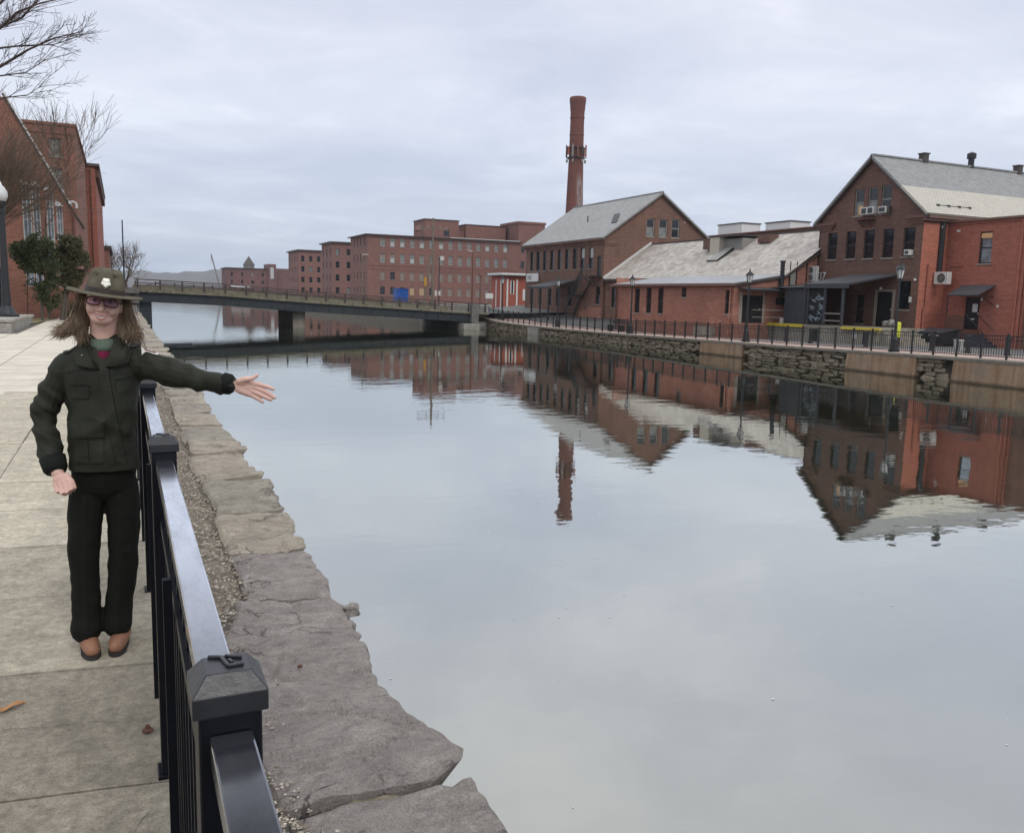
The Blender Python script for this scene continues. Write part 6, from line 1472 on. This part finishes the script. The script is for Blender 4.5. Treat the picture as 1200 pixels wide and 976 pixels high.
for i in range(420):
    sm_.tube(strand([(-.156, 4.11, 1.59), (-.171, 4.12, 1.528), (-.193, 4.11, 1.470), (-.222+rr.uniform(-.015, .01), 4.09, 1.438), (-.250+rr.uniform(-.022, .022), 4.082, 1.424+rr.uniform(-.016, .022))], .0135), TH, 3)
for i in range(190): sm_.tube(strand([(-.157, 4.11, 1.57), (-.166, 4.12, 1.50), (-.170, 4.105, 1.44), (-.160+rr.uniform(-.012, .012), 4.07, 1.392+rr.uniform(-.02, .02))], .0105), TH, 3)
for i in range(340):
    sm_.tube(strand([(.013, 4.112, 1.57), (.021, 4.122, 1.505), (.034, 4.11, 1.452), (.044, 4.085, 1.425), (.048+rr.uniform(-.03, .02), 4.07, 1.402+rr.uniform(-.015, .018))], .0125), TH, 3)
for i in range(110): sm_.tube(strand([(.010, 4.10, 1.55), (.014, 4.112, 1.48), (.004, 4.10, 1.43), (-.010, 4.085, 1.395)], .008), TH, 3)
sm_.build('hair_strands', 'hair', hair_base, True)

# hat
hat = MB(); N_ = 72
def brim(a, r):
    t = a*2*math.pi; c, s = math.cos(t), math.sin(t)
    x, y = (.080+.074*r)*c, (.096+.084*r)*s+.008
    z = .036+.004*math.cos(2*t)*r+(-.006*r if s < 0 else .002*r)
    return x, y, z
vs = []; fs = []
for r in range(6):
    for k in range(N_): x, y, z = brim(k/N_, r/5); vs.append(HM @ Vector((x, y, z)))
for r in range(6):
    for k in range(N_): x, y, z = brim(k/N_, r/5); vs.append(HM @ Vector((x, y, z-.0045)))
for r in range(5):
    for k in range(N_):
        k2 = (k+1) % N_; fs += [(r*N_+k, r*N_+k2, (r+1)*N_+k2, (r+1)*N_+k), ((6+r)*N_+k, (7+r)*N_+k, (7+r)*N_+k2, (6+r)*N_+k2)]
for k in range(N_): k2 = (k+1) % N_; fs.append((5*N_+k, 5*N_+k2, 11*N_+k2, 11*N_+k))
hat.add(vs, fs)
ho = hat.build('hat_brim', 'hat', pr, True)
cr = MB(); vs = []; fs = []; HN = 22
for j in range(HN+1):
    hgt = j/HN
    for k in range(N_):
        t = 2*math.pi*k/N_; c, s = math.cos(t), math.sin(t)
        sc_ = 1-.16*hgt-.12*hgt**3
        if hgt > .80: sc_ *= math.cos((hgt-.80)/.20*math.pi/2*.995)**.62
        dent = max(0, math.cos(4*(t-math.pi/4)))**1.3*math.exp(-((hgt-.68)/.22)**2)*.34
        x, y = .0815*sc_*(1-dent)*c, .0975*sc_*(1-dent)*s+.008
        z = .034+.112*(hgt if hgt < .8 else .8+.2*math.sin((hgt-.8)/.2*math.pi/2))
        z -= .016*max(0, math.cos(4*(t-math.pi/4)))*max(0, hgt-.6)/.4
        vs.append(HM @ Vector((x, y, z)))
fs = [(j*N_+k, j*N_+(k+1) % N_, (j+1)*N_+(k+1) % N_, (j+1)*N_+k) for j in range(HN) for k in range(N_)]+[tuple(HN*N_+k for k in range(N_))]
cr.add(vs, fs); cro = cr.build('hat_crown', 'hat', pr, True)
bd = MB()
for z0 in (0,):
    ring = lambda z, g_: [HM @ Vector(((.0815+g_)*math.cos(t*2*math.pi/N_), (.0975+g_)*math.sin(t*2*math.pi/N_)+.008, z)) for t in range(N_)]
    a, c = ring(.037, .0022), ring(.056, .0006); bd.add(a+c, [(k, (k+1) % N_, (k+1) % N_+N_, k+N_) for k in range(N_)])
bd.build('hat_band', 'hatband', cro, True)
bg_ = MB(); pts = []
for k in range(24):
    t = k*math.pi/12; r_ = .0185*(1+.10*math.cos(5*t+math.pi/2)); pts.append((.006+r_*math.cos(t), r_*1.1*math.sin(t)+.081))
def bpt(x, z, o): return HM @ Vector((x, -.0935+.008-.0005+2.0*x*x-o+.10*(z-.081), z))
bg_.add([bpt(x, z, 0) for x, z in pts]+[bpt(x, z, .005) for x, z in pts]+[bpt(.006+(x-.006)*.7, .081+(z-.081)*.7, .008) for x, z in pts], [(k, (k+1) % 24, (k+1) % 24+24, k+24) for k in range(24)]+[(24+k, 24+(k+1) % 24, 48+(k+1) % 24, 48+k) for k in range(24)]+[tuple(range(48, 72))])
bg_.build('hat_badge', 'badge', cro)

# jacket
j = MB()
loft(j, [(-.098, 4.135, .83, .142, .118, 2.4), (-.098, 4.135, .88, .143, .118, 2.4), (-.100, 4.135, .99, .136, .114, 2.4), (-.098, 4.135, 1.08, .138, .113, 2.3), (-.094, 4.137, 1.19, .148, .115, 2.3), (-.09, 4.14, 1.27, .165, .108, 2.3), (-.088, 4.142, 1.32, .15, .095, 2.2), (-.086, 4.145, 1.365, .105, .078), (-.086, 4.147, 1.395, .075, .066)], 48)
caps(j, [(-.222, 4.14, 1.285), (-.275, 4.165, 1.19), (-.328, 4.175, 1.08), (-.322, 4.14, .99), (-.296, 4.085, .885), (-.288, 4.07, .858)], [.063, .062, .056, .054, .048, .043])
caps(j, [(.03, 4.13, 1.295), (.11, 4.07, 1.288), (.215, 4.0, 1.25), (.31, 3.95, 1.232), (.395, 3.912, 1.218), (.412, 3.904, 1.216)], [.073, .066, .058, .053, .045, .042])
def rg(v): return max(0., 1-abs(noise.noise(v))*2.6)
def jdisp(p, nn):
    d = .003*noise.noise((p.x*9, p.y*9, p.z*16))
    if p.x < -.235 and p.z < 1.27:
        d += .011*rg((p.x*3+p.z*2, p.y*4, p.z*13+p.x*10))+.006*noise.noise((p.x*10, p.y*10, p.z*30+p.x*16))
        d -= .006
    elif p.x > .05 and p.z > 1.1:
        d += .012*rg((p.x*9+p.z*7, p.y*4, p.z*5-p.x*3))+.006*noise.noise((p.x*26+p.z*12, p.y*8, p.z*9))-.006
    else:
        d += .007*noise.noise((p.x*7+p.z*5, p.y*5, p.z*13-p.x*9))*(1 if p.z < 1.2 else .6)
        d += .009*(rg((p.x*3+2, 3, p.z*7+p.x*5))-.35)+.006*(rg((p.x*6-p.z*4, 7, p.z*5))-.35)
        if p.z < .90: d += .004*noise.noise((p.x*30, p.y*30, 1))
    return d
jo = blob('jacket', j, .0042, 5, 'jacket', pr, jdisp)
dg = bpy.context.evaluated_depsgraph_get()
jb = BVHTree.FromPolygons([v.co.copy() for v in jo.data.vertices], [tuple(p.vertices) for p in jo.data.polygons])
def onfront(x, z, off, tree=None):
    h_ = (tree or jb).ray_cast(Vector((x, 3.2, z)), Vector((0, 1, 0)))
    y = h_[0].y if h_[0] else 4.02
    return Vector((x, y-off, z))
def patchq(name, quad, off, thick, mat, parent, nu=8, nv=8, rows=None):
    """a sewn-on piece following the jacket front: quad = corners (x, z) tl, tr, br, bl"""
    m = MB(); tl_, tr_, br_, bl_ = [Vector((a, 0, c)) for a, c in quad]
    def f(a, b_, o_):
        p = tl_.lerp(tr_, a).lerp(bl_.lerp(br_, a), b_); return onfront(p.x, p.z, o_)
    n0 = (nu+1)*(nv+1)
    sm = lambda o_: [f(i/nu, k/nv, o_) for k in range(nv+1) for i in range(nu+1)]
    A, B = sm(off+thick), sm(off-.004)
    fs = [(k*(nu+1)+i, k*(nu+1)+i+1, (k+1)*(nu+1)+i+1, (k+1)*(nu+1)+i) for k in range(nv) for i in range(nu)]
    e = [i for i in range(nu+1)]+[k*(nu+1)+nu for k in range(1, nv+1)]+[nv*(nu+1)+i for i in range(nu-1, -1, -1)]+[k*(nu+1) for k in range(nv-1, 0, -1)]
    m.add(A+B, fs+[(e[k], e[(k+1) % len(e)], e[(k+1) % len(e)]+n0, e[k]+n0) for k in range(len(e))])
    return m.build(name, mat, parent)
# placket down the front, leaning to her left at the hem
for k in range(5):
    t0, t1 = k/5, (k+1)/5
    xa, xb = -.088+.066*t0**1.3, -.088+.066*t1**1.3; za, zb = 1.30-.465*t0, 1.30-.465*t1
    patchq('placket', [(xa-.019, za), (xa+.021, za), (xb+.021, zb), (xb-.019, zb)], .0015, .004, 'jacket', jo, 4, 8)
    patchq('placket_edge', [(xa+.0205, za), (xa+.0245, za), (xb+.0245, zb), (xb+.0205, zb)], .0, .0015, 'jacket_dark', jo, 1, 8)
patchq('chest_pocket_flap', [(-.215, 1.205), (-.145, 1.205), (-.142, 1.155), (-.212, 1.150)], .002, .005, 'jacket', jo)
patchq('chest_pocket_flap', [(-.040, 1.225), (.028, 1.235), (.028, 1.180), (-.034, 1.172)], .002, .005, 'jacket', jo)
patchq('chest_pocket_seam', [(-.216, 1.209), (-.144, 1.209), (-.144, 1.205), (-.216, 1.205)], .001, .002, 'jacket_dark', jo, 8, 1)
patchq('chest_pocket_seam', [(-.042, 1.230), (.028, 1.240), (.028, 1.236), (-.042, 1.226)], .001, .002, 'jacket_dark', jo, 8, 1)
pk_ = patchq('hip_pocket', [(-.208, 1.03), (-.098, 1.03), (-.098, .875), (-.205, .875)], .002, .006, 'jacket', jo, 10, 10)
patchq('pocket_flap', [(-.215, 1.055), (-.093, 1.055), (-.093, .985), (-.213, .985)], .009, .005, 'jacket', jo, 10, 6)
patchq('pocket_seam', [(-.157, .985), (-.153, .985), (-.153, .88), (-.157, .88)], .008, .0015, 'jacket_dark', jo, 1, 8)
patchq('pocket_seam', [(-.213, .987), (-.093, .987), (-.093, .981), (-.213, .981)], .007, .002, 'jacket_dark', jo, 10, 1)
patchq('pocket_flap', [(-.022, 1.055), (.033, 1.06), (.033, .995), (-.016, .99)], .003, .005, 'jacket', jo, 6, 6)
patchq('hem_band', [(-.232, .858), (.036, .858), (.036, .834), (-.232, .834)], .001, .003, 'jacket', jo, 24, 2)
patchq('yoke_seam', [(-.222, 1.262), (-.118, 1.290), (-.118, 1.286), (-.222, 1.258)], .0, .0015, 'jacket_dark', jo, 8, 1)
# open collar: two turned-down wings, sweater and shirt showing in the V
def wing(pts, mat, name, parent, th=.007):
    m = MB(); P = [Vector(p) for p in pts]; n0 = len(P); c_ = sum(P, Vector())/n0
    nn = (P[1]-P[0]).cross(P[2]-P[0]).normalized()
    if nn.y > 0: nn = -nn
    m.add(P+[p-nn*th for p in P]+[c_+nn*.006], [(i, (i+1) % n0, 2*n0) for i in range(n0)]+[(i, i+n0, (i+1) % n0+n0, (i+1) % n0) for i in range(n0)]); return m.build(name, mat, parent, True)
v_ = MB()
loft(v_, [(-.086, 4.125, 1.27, .062, .085), (-.086, 4.122, 1.33, .062, .075), (-.085, 4.125, 1.37, .060, .064), (-.083, 4.13, 1.385, .057, .058)], 30)
v_.build('shirt', 'maroon', pr, True)
v_ = MB(); loft(v_, [(-.084, 4.128, 1.352, .066, .0745), (-.083, 4.128, 1.372, .064, .070), (-.082, 4.13, 1.398, .059, .061), (-.081, 4.132, 1.402, .054, .055)], 30); v_.build('sweater_collar', 'sweater', pr, True)
wing([(-.098, 4.020, 1.275), (-.126, 4.035, 1.345), (-.150, 4.075, 1.415), (-.170, 4.10, 1.398), (-.192, 4.058, 1.345), (-.182, 4.03, 1.302), (-.14, 4.014, 1.288)], 'jacket', 'collar_wing', jo)
wing([(-.070, 4.018, 1.285), (-.048, 4.035, 1.35), (-.026, 4.075, 1.415), (.000, 4.085, 1.400), (.028, 4.055, 1.352), (.018, 4.022, 1.305), (-.03, 4.010, 1.288)], 'jacket', 'collar_wing', jo)
m = MB(); loft(m, [(-.086, 4.150, 1.35, .096, .082), (-.084, 4.155, 1.39, .086, .075), (-.083, 4.16, 1.42, .078, .068)], 30); m.build('collar_stand', 'jacket', jo, True)
for x, z in ((-.02, 1.318), (.012, 1.333), (-.165, 1.335)):
    p = onfront(x, z, .012); e = MB(); ell(e, p, (.0042, .003, .0042), None, 8); e.build('snap', 'frame', jo, True)
# cuffs, shoulder strap and sleeve patch
m = MB(); m.tube([(-.298, 4.09, .893), (-.286, 4.066, .848), (-.283, 4.058, .836)], [.053, .049, .040], 20); m.build('cuff', 'jacket_dark', jo, True)
m = MB(); m.tube([(.392, 3.914, 1.219), (.418, 3.900, 1.2145), (.430, 3.894, 1.213)], [.048, .046, .035], 20); m.build('cuff', 'jacket_dark', jo, True)
def ontop(x, y, off):
    h_ = jb.ray_cast(Vector((x, y, 1.9)), Vector((0, 0, -1))); return Vector((x, y, (h_[0].z if h_[0] else 1.36)+off))
def toppatch(name, x0, x1, y0, y1, off, mat, parent):
    return MB().grid(lambda a, c: ontop(x0+(x1-x0)*a, y0+(y1-y0)*c+.6*(x0-x1)*a*0, off), 8, 8).build(name, mat, parent, True)
sp2 = toppatch('sleeve_patch', .068, .135, 4.035, 4.10, .006, 'patch', jo)
toppatch('patch_emblem', .080, .126, 4.045, 4.09, .009, 'patchbrown', sp2); toppatch('patch_emblem', .092, .112, 4.055, 4.075, .011, 'patch', sp2)
toppatch('shoulder_strap', -.02, .06, 4.10, 4.14, .006, 'jacket', jo); toppatch('shoulder_strap', -.24, -.15, 4.11, 4.15, .006, 'jacket', jo)

# trousers and shoes
t_ = MB()
loft(t_, [(-.10, 4.14, .69, .04, .05), (-.10, 4.14, .735, .115, .09, 2.2), (-.10, 4.14, .80, .132, .104, 2.3), (-.10, 4.14, .87, .130, .100, 2.3)], 40)
caps(t_, [(-.172, 4.14, .76), (-.184, 4.135, .62), (-.194, 4.125, .46), (-.196, 4.135, .28), (-.194, 4.135, .16), (-.197, 4.12, .098)], [.074, .074, .064, .061, .062, .066])
caps(t_, [(-.036, 4.14, .76), (-.030, 4.135, .62), (-.034, 4.12, .46), (-.050, 4.13, .28), (-.068, 4.135, .16), (-.074, 4.12, .105)], [.072, .072, .064, .060, .061, .064])
def tdisp(p, nn):
    s_ = -.18 if p.x < -.11 else -.05
    cx = lerp_table([(.1, -.195), (.46, -.186), (.8, -.17)], p.z) if p.x < -.11 else lerp_table([(.1, -.072), (.46, -.04), (.8, -.036)], p.z)
    d = .006*noise.noise((p.x*10, p.y*8, p.z*7))+.004*noise.noise((p.x*20, p.y*14, p.z*22))
    if p.z < .72 and p.y < 4.13: d += .004*math.exp(-((p.x-cx)/.008)**2)
    return d
blob('trousers', t_, .0045, 5, 'trouser', pr, tdisp)
for x, y, a in ((-.186, 4.08, -.10), (-.068, 4.085, .10)):
    mw = Matrix.Translation((x, y, 0)) @ Matrix.Rotation(-a*2, 4, 'Z')
    s_ = MB(); caps(s_, [(0, .09, .052), (0, .03, .050), (0, -.035, .040), (0, -.058, .036)], [.036, .040, .037, .032], mw, 18); s_.v = [(p[0], p[1], max(.014, p[2])) for p in s_.v]
    o = blob('shoe', s_, .003, 4, 'shoe', pr)
    q = MB(); pts = [(.040*math.cos(t*.2618)*(1 if math.sin(t*.2618) < 0 else .85), -.012+(.086 if math.sin(t*.2618) < 0 else .15)*math.sin(t*.2618)) for t in range(24)]
    q.add([mw @ Vector((c[0], c[1], .001)) for c in pts]+[mw @ Vector((c[0], c[1], .018)) for c in pts], [tuple(range(23, -1, -1)), tuple(range(24, 48))]+[(k, (k+1) % 24, (k+1) % 24+24, k+24) for k in range(24)])
    q.build('sole', 'sole', o)
    l_ = MB()
    for k in range(3): l_.tube([mw @ Vector((-.018, -.015+.022*k, .072+.003*k)), mw @ Vector((0, -.018+.022*k, .083+.003*k)), mw @ Vector((.018, -.015+.022*k, .072+.003*k))], .003, 5)
    l_.build('lace', 'hatband', o)

# ------------------------------------------------------------------ air
hz_m = bpy.data.materials.new('haze'); hz_m.use_nodes = True; hz_m.node_tree.nodes.clear()
ho_ = hz_m.node_tree.nodes.new('ShaderNodeOutputMaterial'); hv_ = hz_m.node_tree.nodes.new('ShaderNodeVolumePrincipled')
hv_.inputs['Density'].default_value = .00020; hv_.inputs['Color'].default_value = (.80, .87, .97, 1)
hz_m.node_tree.links.new(hv_.outputs[0], ho_.inputs['Volume'])
hb_ = MB().box(-1950, 3150, -620, 3080, -4.3, 140); M['haze'] = hz_m
tag(hb_.build('haze', 'haze'), kind='stuff')
